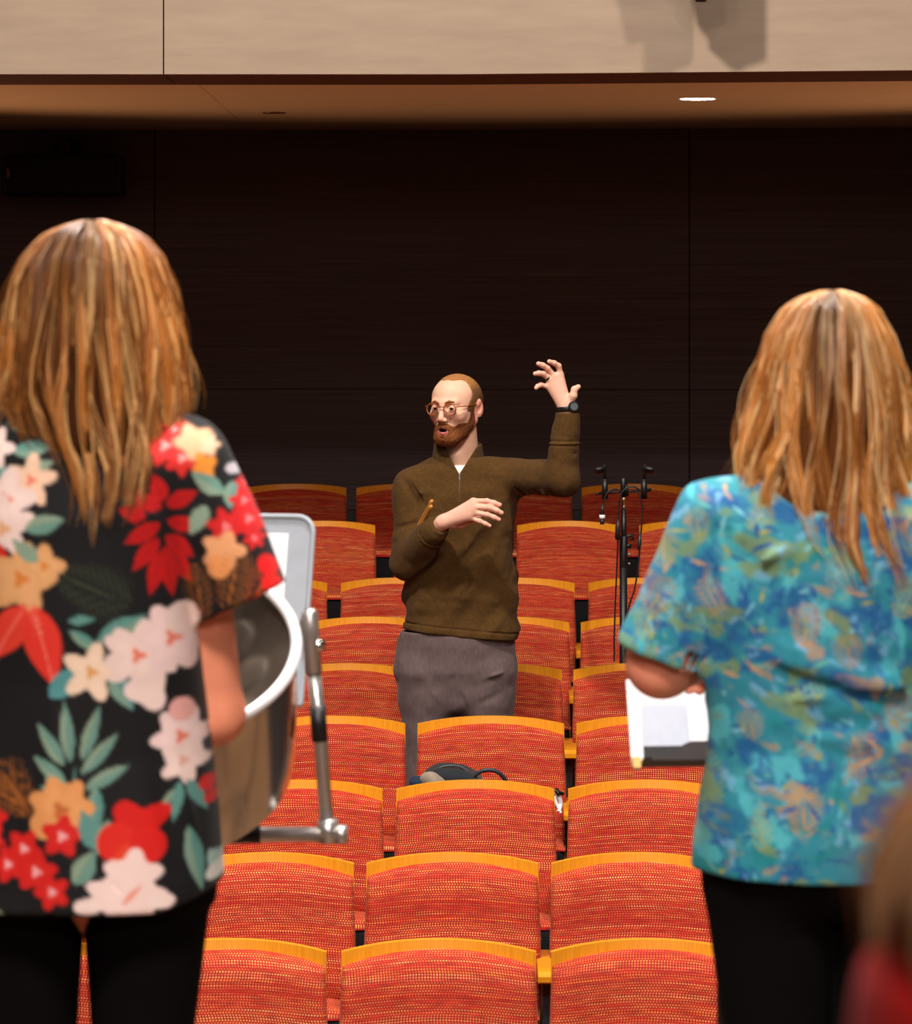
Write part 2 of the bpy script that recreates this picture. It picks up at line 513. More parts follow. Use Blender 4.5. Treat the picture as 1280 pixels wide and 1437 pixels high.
    f = [tuple(range(n)), tuple(range(2 * n - 1, n - 1, -1))] + [(i, i + n, (i + 1) % n + n, (i + 1) % n) for i in range(n)]
    b.add(v, f)
    ar = b.build('armrest', M_arm, root)
    b = MB(); b.box(ax - .014, ax + .014, -.26, -.06, 0, .524, .006); b.box(ax - .03, ax + .03, -.34, .0, 0, .02, .004)
    b.build('side_frame', M_dark, root)
    if bracket:
        b = MB(); b.box(ax - .03, ax + .03, .03, .07, 0, TOP - .13, .006); b.build('back_bracket', M_black, root)
    return root

ORD = ['first', 'second', 'third', 'fourth', 'fifth', 'sixth', 'seventh', 'eighth', 'ninth']
SEAT_OBJS = {}
for k, (d, yt, pitch, seatpx, gapc) in enumerate(ROWS):
    w = seatpx * d / F; gap = (pitch - seatpx) * d / F
    proto = make_seat(w, gap, k == 8, .085 if k > 6 else 0.0)
    first = True
    cen = []
    n0 = int((gapc + 90) // pitch) + 1
    for j in range(-n0, 12):
        cx = gapc + pitch / 2 + j * pitch
        if cx + pitch / 2 < -60 or cx - pitch / 2 > 1340: continue
        cen.append((j, cx))
    rowname = ('frontmost' if k == 0 else 'back' if k == 8 else ORD[k]) + ' row' + ('' if k in (0, 8) else '')
    tone = 'dim dark red' if k == 8 else 'red'
    for m, (j, cx) in enumerate(cen):
        loc = ((cx - 640) * d / F, d, FLOORZ[k])
        o = proto if first else dup(proto, loc)
        if first: proto.location = loc; first = False
        if 560 < cx < 725: pos = 'in the column where the man stands'
        elif cx <= 560: pos = ['nearest', 'second', 'third', 'fourth', 'fifth', 'sixth'][len([1 for _, c in cen if cx < c <= 560])] + ' seat left of the man'
        else: pos = ['nearest', 'second', 'third', 'fourth', 'fifth', 'sixth'][len([1 for _, c in cen if 725 <= c < cx])] + ' seat right of the man'
        o['label'] = f'red dotted seat, {rowname}, {pos}'
        o['group'] = 'red theatre seats in rows facing the stage'
        SEAT_OBJS[(k, j)] = o

# ------------------------------------------------------------------ ceiling lamps and the speaker
def downlight(px, py, dia, lit, label):
    d = (Z_SOF - HC) * F / (HOR - py)
    c = P(px, py, d)
    t = thing('ceiling_downlight', label, 'ceiling light', (c.x, c.y, Z_SOF), 'round downlights in the lower ceiling')
    b = MB(); b.lathe([(dia * .5, .0), (dia * .5 + .012, -.004), (dia * .5 + .014, .0)], 40)
    autosmooth(b.build('trim_ring', plain('ring_white' if lit else 'ring_brown', srgb(210, 190, 170) if lit else srgb(96, 62, 40), .4), t))
    b = MB(); b.lathe([(.0, -.0015), (dia * .5, -.0015)], 40)
    if lit:
        m, nt, bs = new_mat('lit_lens')
        bs.inputs['Emission Color'].default_value = (1, .93, .82, 1); bs.inputs['Emission Strength'].default_value = 14
    else: m = plain('dark_lens', srgb(120, 78, 50), .3)
    b.build('lens', m, t)
downlight(979, 138.5, .17, True, 'lit round downlight shining in the low ceiling')
downlight(385, 158, .095, False, 'small unlit round downlight left in the low ceiling')

t = thing('wall_speaker', 'long black loudspeaker hung high on the dark back wall', 'speaker', P(89, 246, 18.55))
s = 18.55 / F
b = MB(); b.box(-83 * s, 83 * s, -.1, .2, -29 * s, 29 * s, .012); b.build('cabinet', plain('speaker_black', srgb(14, 12, 12), .5), t)
b = MB(); b.box(-78 * s, 78 * s, -.112, -.1, -25 * s, 25 * s, .004); b.build('grille', grain_mat('grille_black', srgb(9, 8, 8), srgb(15, 13, 13), .7, (1, 1, 1), 200), t)
b = MB(); b.box(-76 * s, -72 * s, -.116, -.112, -4 * s, 8 * s); b.build('badge', plain('badge_amber', srgb(150, 96, 60), .4), t)
b = MB(); b.box(-8 * s, 8 * s, .05, .3, 29 * s, 50 * s, .004); b.box(-16 * s, 16 * s, .28, .35, 34 * s, 54 * s, .003); b.build('bracket', M_black, t)

# ================================================================== implicit-surface modelling
def noise3(p, freq, seed=0):
    q = p * freq + seed * 17.31
    i = np.floor(q).astype(np.int64); f = (q - i).astype(np.float32); f = f * f * (3 - 2 * f)
    def h(x, y, z):
        n = (x * 73856093) ^ (y * 19349663) ^ (z * 83492791) ^ (seed * 2654435)
        n = (n ^ (n >> 13)) * 1274126177 & 0x7fffffff
        return ((n ^ (n >> 16)) & 0xffff).astype(np.float32) / 65535.0
    x, y, z = i[:, 0], i[:, 1], i[:, 2]; fx, fy, fz = f[:, 0], f[:, 1], f[:, 2]
    r = 0
    for dx in (0, 1):
        for dy in (0, 1):
            for dz in (0, 1):
                r = r + h(x + dx, y + dy, z + dz) * (fx if dx else 1 - fx) * (fy if dy else 1 - fy) * (fz if dz else 1 - fz)
    return r

def A(v): return np.asarray(v, dtype=np.float32)
def ln(v): return np.sqrt((v * v).sum(1))
def cone(p, a, b, ra, rb):
    a, b = A(a), A(b); ab = b - a; L = float((ab * ab).sum()) + 1e-12
    t = np.clip(((p - a) @ ab) / L, 0, 1)
    return ln(p - a - t[:, None] * ab) - (ra + (rb - ra) * t)
def ell(p, c, r, R=None):
    q = p - A(c)
    if R is not None: q = q @ R
    r = A(r); k0 = ln(q / r); k1 = ln(q / (r * r)) + 1e-9
    return np.where(k0 < 1e-3, -float(r.min()), k0 * (k0 - 1) / k1)
def smin(a, b, k):
    h = np.maximum(k - np.abs(a - b), 0) / k
    return np.minimum(a, b) - h * h * k * .25
def smax(a, b, k): return -smin(-a, -b, k)
def chain(p, pts, rs, k=.02):
    d = None
    for i in range(len(pts) - 1):
        e = cone(p, pts[i], pts[i + 1], rs[i], rs[i + 1])
        d = e if d is None else smin(d, e, k)
    return d
def rotz(a): c, s = math.cos(a), math.sin(a); return A([[c, -s, 0], [s, c, 0], [0, 0, 1]])
def ridge(p, a, b, w, amp):
    """bump (amp>0) or crease (amp<0) along a segment, to subtract from a distance"""
    a, b = A(a), A(b); ab = b - a; L = float((ab * ab).sum())
    t = np.clip(((p - a) @ ab) / L, 0, 1); d = ln(p - a - t[:, None] * ab)
    return amp * np.exp(-(d / w) ** 2) * (np.sin(np.pi * np.clip(t * .8 + .1, 0, 1)))

def march(sdf, lo, hi, h, B=8):
    """sample a distance function near its surface only, then extract a quad mesh (surface nets)"""
    lo, hi = A(lo), A(hi)
    nb = np.ceil((hi - lo) / (h * B)).astype(int)
    n = nb * B + 1
    vol = np.ones(n, dtype=np.float32)
    bi = np.stack(np.meshgrid(*[np.arange(k) for k in nb], indexing='ij'), -1).reshape(-1, 3)
    cen = lo + (bi + .5) * (h * B)
    dc = sdf(cen.astype(np.float32))
    near = np.abs(dc) < h * B * 1.15 + .006
    loc = np.stack(np.meshgrid(*[np.arange(B + 1)] * 3, indexing='ij'), -1).reshape(-1, 3)
    for (i, j, k), s in zip(bi[~near], dc[~near]):
        if s < 0: vol[i * B:(i + 1) * B + 1, j * B:(j + 1) * B + 1, k * B:(k + 1) * B + 1] = -1
    nb_ = bi[near]
    for c in range(0, len(nb_), 400):
        blk = nb_[c:c + 400]
        idx = blk[:, None, :] * B + loc[None]
        val = sdf((lo + idx.reshape(-1, 3) * h).astype(np.float32))
        ii = idx.reshape(-1, 3)
        vol[ii[:, 0], ii[:, 1], ii[:, 2]] = val
    vol[0] = np.abs(vol[0]) + 1e-4; vol[-1] = np.abs(vol[-1]) + 1e-4; vol[:, 0] = np.abs(vol[:, 0]) + 1e-4
    vol[:, -1] = np.abs(vol[:, -1]) + 1e-4; vol[:, :, 0] = np.abs(vol[:, :, 0]) + 1e-4; vol[:, :, -1] = np.abs(vol[:, :, -1]) + 1e-4
    ins = vol < 0
    cs = tuple(n - 1)
    cnt = np.zeros(cs, np.int8)
    for dx in (0, 1):
        for dy in (0, 1):
            for dz in (0, 1): cnt += ins[dx:dx + cs[0], dy:dy + cs[1], dz:dz + cs[2]]
    act = (cnt > 0) & (cnt < 8)
    ci = np.argwhere(act)
    vid = np.full(cs, -1, np.int64); vid[act] = np.arange(len(ci))
    acc = np.zeros((len(ci), 3), np.float32); num = np.zeros(len(ci), np.float32)
    crn = [(a, b, c) for a in (0, 1) for b in (0, 1) for c in (0, 1)]
    for p in crn:
        for ax in range(3):
            if p[ax]: continue
            q = list(p); q[ax] = 1
            v0 = vol[ci[:, 0] + p[0], ci[:, 1] + p[1], ci[:, 2] + p[2]]
            v1 = vol[ci[:, 0] + q[0], ci[:, 1] + q[1], ci[:, 2] + q[2]]
            m = (v0 < 0) != (v1 < 0)
            t = np.where(m, v0 / np.where(m, v0 - v1, 1), 0)
            pos = np.tile(A(p), (len(ci), 1)); pos[:, ax] += t
            acc += pos * m[:, None]; num += m
    V = lo + (ci + acc / num[:, None]) * h
    Q = []
    for ax in range(3):
        sl0 = [slice(None)] * 3; sl1 = [slice(None)] * 3
        sl0[ax] = slice(0, -1); sl1[ax] = slice(1, None)
        s0 = ins[tuple(sl0)]; s1 = ins[tuple(sl1)]
        e = np.argwhere(s0 != s1)
        a1, a2 = [(1, 2), (2, 0), (0, 1)][ax]
        ok = (e[:, a1] > 0) & (e[:, a2] > 0) & (e[:, a1] < cs[a1]) & (e[:, a2] < cs[a2])
        e = e[ok]; sg = s0[e[:, 0], e[:, 1], e[:, 2]]
        def cid(o1, o2):
            c = e.copy(); c[:, a1] -= o1; c[:, a2] -= o2
            return vid[c[:, 0], c[:, 1], c[:, 2]]
        q = np.stack([cid(1, 1), cid(0, 1), cid(0, 0), cid(1, 0)], 1)
        q[~sg] = q[~sg][:, ::-1]
        Q.append(q)
    return V.astype(np.float32), np.concatenate(Q)

def join_meshes(parts):
    V = []; Q = []; b = 0
    for v, q in parts: V.append(v); Q.append(q + b); b += len(v)
    return np.concatenate(V), np.concatenate(Q)

def tint_mat(name, rough=.6, spec=.4, sss=0.0, sheen=0.0, tex=None, vary=.0, metal=0):
    """material whose dye comes from the mesh's own colour attribute"""
    m, nt, bs = new_mat(name)
    at = N(nt, 'ShaderNodeAttribute', attribute_name='tint')
    col = at.outputs['Color']
    if vary:
        tc = N(nt, 'ShaderNodeTexCoord')
        no = N(nt, 'ShaderNodeTexNoise', ins={'Vector': tc.outputs['Object'], 'Scale': tex or 200, 'Detail': 3.0})
        r = N(nt, 'ShaderNodeMapRange', ins={'Value': no.outputs[0], 'From Min': .25, 'From Max': .75, 'To Min': 1 - vary, 'To Max': 1 + vary})
        vm = N(nt, 'ShaderNodeVectorMath', operation='SCALE'); nt.links.new(col, vm.inputs[0]); nt.links.new(r.outputs[0], vm.inputs['Scale'])
        col = vm.outputs[0]
        b = N(nt, 'ShaderNodeBump', ins={'Height': no.outputs[0], 'Strength': .35, 'Distance': .002})
        nt.links.new(b.outputs[0], bs.inputs['Normal'])
    nt.links.new(col, bs.inputs['Base Color'])
    bs.inputs['Roughness'].default_value = rough
    bs.inputs['Specular IOR Level'].default_value = spec
    bs.inputs['Subsurface Weight'].default_value = sss
    bs.inputs['Subsurface Radius'].default_value = (1, .3, .15)
    bs.inputs['Subsurface Scale'].default_value = .006
    bs.inputs['Sheen Weight'].default_value = sheen
    return m
M_skin = tint_mat('skin', .58, .35, .12)
M_knit = tint_mat('knit', .95, .15, 0, .04, 260, .25)
M_cloth = tint_mat('cloth', .8, .25, 0, .1, 400, .06)
M_black_cloth = tint_mat('black_cloth', .95, .08, 0, 0, 400, .06)
M_shirt = tint_mat('printed_shirt', .75, .3, 0, .05)
M_hairm = tint_mat('hair', .36, .55)
M_under = tint_mat('hair_underside', .95, .05)
M_stub = tint_mat('short_hair', .85, .2, 0, 0, 700, .35)
L3 = lambda r, g, b: A(srgb(r, g, b)[:3])

# ================================================================== the man
DM = 12.3
SM = DM / F
def m_(px, py, dy=0.0): return A(P(px, py, DM)) + A((0, dy, 0))
FLM = FLOORZ[4]
man = thing('person', 'man in round glasses and brown half-zip sweater standing among red seats, one hand raised', 'person', (float(m_(645, 0)[0]), DM, FLM))
ORI = A(man.location)
def man_part(name, parts, mat, colors=None, parent=man, smooth=True):
    V, Q = parts
    return mesh_obj(name, V - ORI, Q, mat, parent, smooth, None, None, colors)

HS = 1.09
HO = m_(639.5, 571, -.015)
HR = rotz(math.radians(-28))
tp = math.radians(2.0)
HR = HR @ A([[1, 0, 0], [0, math.cos(tp), -math.sin(tp)], [0, math.sin(tp), math.cos(tp)]])
def to_head(p): return ((p - HO) @ HR) / HS
def from_head(q): return (A(q) * HS) @ HR.T + HO
def head_core(q, mouth=True):
    ax = np.abs(q[:, 0]); s = q.copy(); s[:, 0] = ax
    d = ell(q, (0, .016, .022), (.076, .097, .084))
    d = smin(d, ell(q, (0, -.022, .034), (.064, .066, .06)), .03)
    d = smin(d, ell(q, (0, -.026, -.032), (.060, .066, .078)), .03)
    d = smin(d, cone(s, (.058, .008, -.045), (.023, -.064, -.099), .018, .017), .03)
    d = smin(d, ell(q, (0, -.070, -.100), (.026, .022, .020)), .025)
    d = smin(d, ell(s, (.040, -.060, -.024), (.024, .024, .022)), .02)
    d = smin(d, cone(s, (.006, -.088, .020), (.040, -.076, .021), .009, .009), .014)
    d = smax(d, -ell(s, (.031, -.100, .000), (.020, .018, .012)), .012)
    d = smin(d, ell(s, (.031, -.0775, -.001), (.0165, .0150, .0145)), .004)
    d = smax(d, -ell(s, (.031, -.096, -.0015), (.0128, .012, .0052)), .0015)
    d = smin(d, cone(q, (0, -.088, .012), (0, -.108, -.034), .0075, .0105), .012)
    d = smin(d, ell(s, (.0115, -.099, -.039), (.0085, .011, .0075)), .006)
    d = smax(d, -ell(s, (.006, -.103, -.0475), (.0035, .006, .004)), .003)
    # mouth: muzzle, lips, opening
    d = smin(d, ell(q, (0, -.078, -.068), (.030, .020, .026)), .014)
    d = smin(d, cone(s, (.0, -.0985, -.0645), (.019, -.088, -.0715), .0046, .003), .003)
    d = smin(d, cone(s, (.0, -.0955, -.0835), (.017, -.088, -.0765), .0066, .0036), .003)
    if mouth: d = smax(d, -ell(q, (0, -.1, -.0735), (.0155, .024, .0058)), .002)
    # ears
    d = smin(d, cone(s, (.073, .012, .010), (.076, .016, .018), .012, .012), .008)
    e = ell(s, (.080, .018, -.006), (.0060, .0175, .029), rotz(-.5))
    e = smax(e, -ell(s, (.0835, .0125, -.003), (.0058, .0095, .017), rotz(-.5)), .003)
    d = smin(d, e, .006)
    return d
NB = m_(650, 668, .035)
def neck(p):
    return smin(cone(p, from_head((0, .030, -.05)), NB, .059, .064), cone(p, m_(640, 640, -.028), m_(645, 662, -.03), .018, .02), .03)
def man_head(p):
    d = head_core(to_head(p)) * HS
    return smin(d, neck(p), .018)
hv, hq = march(man_head, m_(595, 690, -.2), m_(705, 515, .2), .00165)
q = to_head(hv)
sk = np.tile(L3(240, 184, 154), (len(hv), 1)) * (.94 + .12 * noise3(hv, 60, 3))[:, None]
def blend(col, mask, c): return col * (1 - mask[:, None]) + c * mask[:, None]
sm = lambda x, a, b: np.clip((x - a) / (b - a), 0, 1) ** 2 * (3 - 2 * np.clip((x - a) / (b - a), 0, 1))
front = (q[:, 1] < -.04)
sk = blend(sk, np.exp(-(((np.abs(q[:, 0]) - .042) / .018) ** 2 + ((q[:, 2] + .03) / .02) ** 2)) * front * .35, L3(222, 120, 100))
sk = blend(sk, np.exp(-((q[:, 0] / .014) ** 2 + ((q[:, 2] + .038) / .012) ** 2)) * front * .4, L3(220, 118, 96))
lipd = np.clip(np.hypot(q[:, 0] / .0222, (q[:, 2] + .0765) / .0140) - .80, 0, 1)
sk = blend(sk, (1 - sm(lipd, .16, .34)) * (q[:, 1] < -.084), L3(204, 112, 104))
ins_ = (np.hypot(q[:, 0] / .016, (q[:, 2] + .0735) / .0066) < 1.0) & (q[:, 1] > -.098) & (q[:, 1] < -.05)
sk = blend(sk, ins_.astype(np.float32) * .95, L3(40, 12, 12))
sk = blend(sk, ((np.abs(q[:, 0]) > .072)).astype(np.float32) * .5, L3(228, 128, 106))

# hands
def finger(p, pts, r0, k=.006):
    n = len(pts)
    return chain(p, pts, [r0 * (1 - .22 * i / (n - 1)) for i in range(n)], k)
def knuck(pts):      # base, joint, tip -> adds the last joint
    b, j, t = [A(x) for x in pts]
    m = j * .45 + t * .55 + (j - (b + t) / 2) * .18
    return [b, j, m, t]
def hand(p, wrist, elbow, bases, fingers, thumb, r=.0106, th=.0155):
    d = cone(p, wrist, A(wrist) + (A(elbow) - A(wrist)) * .55, .0265, .036)
    for b in bases:
        d = smin(d, cone(p, A(wrist) + (A(b) - A(wrist)) * .12, b, .0185, .0125), .016)
    for i in range(len(bases) - 1):
        d = smin(d, cone(p, (A(bases[i]) + A(bases[i + 1])) / 2, wrist, .0115, .018), .014)
    for f, rr in zip(fingers, (1, 1.03, .98, .86)):
        d = smin(d, finger(p, knuck(f), r * rr), .007)
    d = smin(d, chain(p, thumb, [.017, .0135, .0105, .0092], .01), .012)
    return d
RW = m_(792.5, 572, -.205); RE = m_(787, 668, -.19)
r_f = [[m_(784.3, 524.5, -.205), m_(781.6, 512.2, -.215), m_(768.5, 506, -.235)],
       [m_(775.6, 527.2, -.207), m_(766.4, 515.2, -.222), m_(753.5, 509, -.240)],
       [m_(770.5, 532.2, -.205), m_(760.2, 523.0, -.224), m_(748.8, 522.8, -.242)],
       [m_(769.0, 541.5, -.2), m_(757.0, 538.2, -.214), m_(750.2, 542.6, -.228)]]
r_th = [m_(796.5, 563, -.215), m_(801.5, 553, -.225), m_(803.2, 544.5, -.225), m_(808.6, 541, -.22)]
rhand = lambda p: hand(p, RW, RE, [f[0] for f in r_f], r_f, r_th)
LW = m_(621, 727.5, -.235); LE = m_(574, 788, -.045)
l_f = [[m_(663.5, 697.6, -.265), m_(682.5, 697.2, -.283), m_(700, 702.3, -.285)],
       [m_(665.5, 705, -.272), m_(686.2, 706.0, -.292), m_(702.4, 713, -.292)],
       [m_(663.5, 712.6, -.27), m_(683.2, 715.6, -.288), m_(698.8, 722.3, -.287)],
       [m_(659, 720, -.264), m_(673, 724.8, -.278), m_(686.2, 731, -.278)]]
l_th = [m_(636, 730, -.235), m_(648, 731, -.215), m_(660, 726, -.205), m_(671, 722, -.205)]
lhand = lambda p: hand(p, LW, LE, [f[0] for f in l_f], l_f, l_th)
rv, rq = march(rhand, m_(742, 660, -.28), m_(822, 496, -.13), .0016)
lv, lq = march(lhand, m_(560, 800, -.34), m_(712, 684, .02), .0016)
def handcol(v, fingers):
    c = np.tile(L3(240, 182, 156), (len(v), 1)) * (.95 + .1 * noise3(v, 70, 5))[:, None]
    for f in fingers:
        for pt in (f[1], f[2], f[0]):
            c = blend(c, np.exp(-(ln(v - A(pt)) / .011) ** 2) * .35, L3(228, 124, 104))
    return c
rc, lc = handcol(rv, r_f), handcol(lv, l_f)
# the rest of the body, under the clothes
HIPL, HIPR = m_(602, 935, .02), m_(683, 935, .02)
KL, KR = m_(590, 1110, .0), m_(694, 1110, .0)
FL_, FR_ = A((m_(592, 0)[0], DM + .02, FLM + .08)), A((m_(692, 0)[0], DM + .02, FLM + .08))
SL, SR = m_(578, 682, .0), m_(721, 669, .0)
def man_under(p):
    d = ell(p, m_(647, 735, .03), (.155, .1, .26))
    d = smin(d, ell(p, m_(641, 900, .03), (.16, .1, .15)), .06)
    d = smin(d, cone(p, SL, m_(648, 690, .03), .05, .08), .05); d = smin(d, cone(p, SR, m_(648, 690, .03), .05, .08), .05)
    d = smin(d, chain(p, [SL, LE, LW], [.045, .036, .024]), .03); d = smin(d, chain(p, [SR, RE, RW], [.045, .036, .024]), .03)
    for h, k, f in ((HIPL, KL, FL_), (HIPR, KR, FR_)): d = smin(d, chain(p, [h, k, f], [.075, .052, .04]), .03)
    return smin(d, cone(p, NB, m_(648, 690, .03), .055, .07), .04)
uv_, uq = march(man_under, (ORI[0] - .4, DM - .32, FLM), (ORI[0] + .52, DM + .25, HC - .55), .009)
uc = np.tile(L3(226, 164, 138), (len(uv_), 1))
bv, bq = join_meshes([(hv, hq), (rv, rq), (lv, lq), (uv_, uq)])
man_part('body', (bv, bq), M_skin, np.concatenate([sk, rc, lc, uc]))

# hair, beard, brows
def hair_region(q):
    ax = np.abs(q[:, 0])
    rec = 0; side = sm(q[:, 2], .10, .05)
    yb = -.052 + .036 * sm(ax, .015, .05) - .026 * (1 - sm(q[:, 2], .0, .055)) * sm(ax, .03, .06)
    lim = yb - q[:, 1]                                   # negative where hair grows
    low = (-.012 - .045 * sm(q[:, 1], .0, .06)) - q[:, 2]
    burn = np.maximum(np.abs(q[:, 1] + .012) - .012, -.05 - q[:, 2])
    low2 = np.minimum(low, np.maximum(burn, ax * 0 - .02))
    ear = .024 - np.hypot((q[:, 1] - .016), (q[:, 2] + .006) * .75)
    ear = np.where(ax > .06, ear, -1)
    return np.maximum(np.maximum(lim, np.maximum(low2, ear)), .0 - q[:, 2] * 0 - .02 + 0 * ax)
def hair_sdf(p):
    q = to_head(p)
    n = noise3(q * A((1, 1, .5)), 420, 2)
    thick = .0016 + .0038 * sm(q[:, 1], -.05, .03) + .0012 * n
    d = ell(q, (0, .016, .022), (.076, .097, .084))
    d = smin(d, ell(q, (0, -.022, .034), (.064, .066, .06)), .03)
    d = smin(d, ell(q, (0, -.026, -.032), (.060, .066, .078)), .03) - thick
    return smax(d, hair_region(q), .004) * HS
v, qd = march(hair_sdf, m_(598, 625, -.18), m_(690, 518, .16), .0017)
q = to_head(v)
c = np.tile(L3(112, 76, 44), (len(v), 1)); c = blend(c, sm(q[:, 2], .05, .09), L3(168, 112, 62)); c *= (.72 + .56 * noise3(q * A((1, 1, .3)), 500, 4))[:, None]
man_part('hair', (v, qd), M_stub, c)
def beard_region(q):
    ax = np.abs(q[:, 0])
    topl = -.050 + .060 * sm(q[:, 1], -.040, -.006) - .010 * np.exp(-((ax - .034) / .010) ** 2)   # upper edge of the beard
    up = q[:, 2] - topl
    back = q[:, 1] - (-.004 + .0 * ax)
    lips = 1 - np.hypot(q[:, 0] / .0205, (q[:, 2] + .0775) / .0128)
    lips = lips * .014
    low = -(q[:, 2] + .136)
    under = (q[:, 1] + .012 + (q[:, 2] + .10) * .9) * .6
    soul = 0
    return np.maximum.reduce([up, back, lips, low, np.where(q[:, 2] < -.085, under, -1)])
def beard_sdf(p):
    q = to_head(p)
    n = noise3(q * A((1, 1, .55)), 330, 7)
    d = head_core(q, False) - (.0012 + .0050 * sm(-q[:, 2], .07, .105) + .0026 * n)
    return smax(d, beard_region(q), .004) * HS
v, qd = march(beard_sdf, m_(598, 640, -.18), m_(690, 560, .12), .0016)
q = to_head(v)
c = np.tile(L3(104, 56, 26), (len(v), 1)); c = blend(c, sm(-q[:, 1], .06, .09) * .5, L3(142, 82, 40)); c *= (.65 + .7 * noise3(q * A((1, 1, .4)), 420, 8))[:, None]
man_part('beard', (v, qd), M_stub, c)
mb = MB()
for s in (-1, 1):
    pts = [from_head((s * x, y, z)) - ORI for x, y, z in ((.012, -.0985, .019), (.026, -.0965, .0255), (.042, -.086, .0225))]
    mb = MB(); mb.tube(pts, [.0030, .0042, .0020], 8)
    autosmooth(mb.build('eyebrow', plain('brow_brown', srgb(150, 92, 46), .9), man))
# eyes
for s in (-1, 1):
    c = from_head((s * .031, -.0782, -.001)); r = .0125
    us, vs = 20, 14; V = []; Fq = []; Cc = []
    fwd = A((-.46, -.88, .02)); fwd /= np.linalg.norm(fwd)
    for j in range(vs + 1):
        for i in range(us):
            th, ph = math.pi * j / vs, 2 * math.pi * i / us
            dvec = A((math.sin(th) * math.cos(ph), math.sin(th) * math.sin(ph), math.cos(th)))
            V.append(c + dvec * r * HS - ORI)
            ang = math.acos(max(-1, min(1, float(dvec @ fwd))))
            Cc.append(L3(18, 12, 10) if ang < .36 else (L3(48, 44, 40) if ang < .62 else L3(225, 212, 205)))
    for j in range(vs):
        for i in range(us):
            Fq.append((j * us + i, (j + 1) * us + i, (j + 1) * us + (i + 1) % us, j * us + (i + 1) % us))
    mesh_obj('eye', V, np.array(Fq), tint_mat('eye_white', .15, .6), man, True, None, None, np.array(Cc))
# glasses
gm = grain_mat('amber_acetate', srgb(120, 50, 10), srgb(170, 84, 22), .25, (1, 1, 1), 120, .4)
mb = MB()
for s in (-1, 1):
    pts = []
    for k in range(29):
        a = 2 * math.pi * k / 28
        x = s * .0335 + .0215 * math.cos(a); z = -.002 + .0205 * math.sin(a)
        pts.append(from_head((x, -.1085 + .16 * (abs(x) - .012) ** 1.0 * .75, z)) - ORI)
    mb.tube(pts, .0022 * HS, 8, False)
    for w_ in (0,): mb.tube([from_head((s * .054, -.1035, .006)) - ORI, from_head((s * .062, -.099, .008)) - ORI, from_head((s * .0735, -.06, .008)) - ORI, from_head((s * .0805, .0, .010)) - ORI, from_head((s * .080, .022, .002)) - ORI], .0016 * HS, 8)
mb.tube([from_head((x, -.1085 - .003 * math.cos(x * 120), .006 + .001)) - ORI for x in (-.0125, -.006, 0, .006, .0125)], .0018 * HS, 8)
g = autosmooth(mb.build('glasses', gm, man), 60)
lm, nt, bs = new_mat('clear_lens')
tr = N(nt, 'ShaderNodeBsdfTransparent'); gl = N(nt, 'ShaderNodeBsdfGlossy', ins={'Roughness': .03}); fr = N(nt, 'ShaderNodeFresnel', ins={'IOR': 1.35})
mx = N(nt, 'ShaderNodeMixShader', ins={0: fr.outputs[0], 1: tr.outputs[0], 2: gl.outputs[0]}); nt.links.new(mx.outputs[0], nt.nodes['Material Output'].inputs['Surface'])
for s in (-1, 1):
    V = [from_head((s * .0335, -.1085 + .16 * .0215 * .75 - .001, -.002)) - ORI]
    for k in range(28):
        a = 2 * math.pi * k / 28; x = s * .0335 + .0212 * math.cos(a); z = -.002 + .0202 * math.sin(a)
        V.append(from_head((x, -.1085 + .16 * (abs(x) - .012) * .75, z)) - ORI)
    mesh_obj('lens', V, [(0, 1 + k, 1 + (k + 1) % 28) for k in range(28)], lm, g, True)

# half-zip sweater
SWC = [(640, 647, 28, .085), (650, 648, 42, .097), (664, 648, 62, .105), (690, 650, 74, .118), (730, 650, 77, .128), (780, 649, 78, .128), (830, 648, 78, .128), (862, 646, 79, .130), (885, 643, 81, .134), (900, 642, 80, .134)]
def interp(tab, x, col): return np.interp(x, [t[0] for t in tab], [t[col] for t in tab])
def profile_body(p, tab, S, xf, d0):
    """stack of ellipses given in the table: row, centre column, half width (px), half depth (m)"""
    py = HOR + (HC - p[:, 2]) / S
    cx = (interp(tab, py, 1) - 640) * S; a = interp(tab, py, 2) * S; b = interp(tab, py, 3)
    x = (p[:, 0] - cx) / a; y = (p[:, 1] - d0) / b
    k = (np.abs(x) ** 2.3 + np.abs(y) ** 2.3 + 1e-9) ** (1 / 2.3)
    return (k - 1) * np.minimum(a, b) * .92
CR = [L_ for L_ in (
    ((680, 736, -.13), (598, 818, -.12), .016, .013), ((672, 742, -.13), (606, 812, -.12), .014, -.012),
    ((700, 760, -.11), (640, 842, -.12), .022, .008), ((690, 775, -.12), (650, 832, -.12), .016, -.008),
    ((566, 668, -.06), (601, 738, -.11), .009, -.012), ((576, 664, -.07), (606, 716, -.11), .011, .007),
    ((552, 742, -.06), (596, 728, -.10), .011, -.005), ((554, 762, -.06), (596, 748, -.11), .011, -.005), ((553, 752, -.05), (590, 738, -.1), .008, .006),
    ((549, 781, -.06), (583, 766, -.1), .011, -.004), ((570, 808, -.09), (612, 776, -.16), .012, .006),
    ((733, 705, -.07), (722, 668, -.08), .009, -.010), ((741, 704, -.10), (736, 664, -.09), .009, .008), ((750, 702, -.14), (748, 662, -.13), .008, -.008),
    ((760, 700, -.17), (764, 664, -.16), .009, .007), ((772, 690, -.2), (778, 662, -.2), .008, -.007),
    ((724, 712, -.09), (712, 760, -.11), .014, -.009), ((718, 700, -.1), (700, 770, -.13), .018, .008),
    ((776, 640, -.23), (806, 632, -.23), .008, -.005), ((778, 622, -.23), (808, 616, -.23), .008, .005),
    ((580, 868, -.12), (640, 878, -.14), .014, .006), ((660, 870, -.14), (716, 862, -.12), .016, .006),
    ((612, 838, -.13), (690, 852, -.13), .018, -.006))]
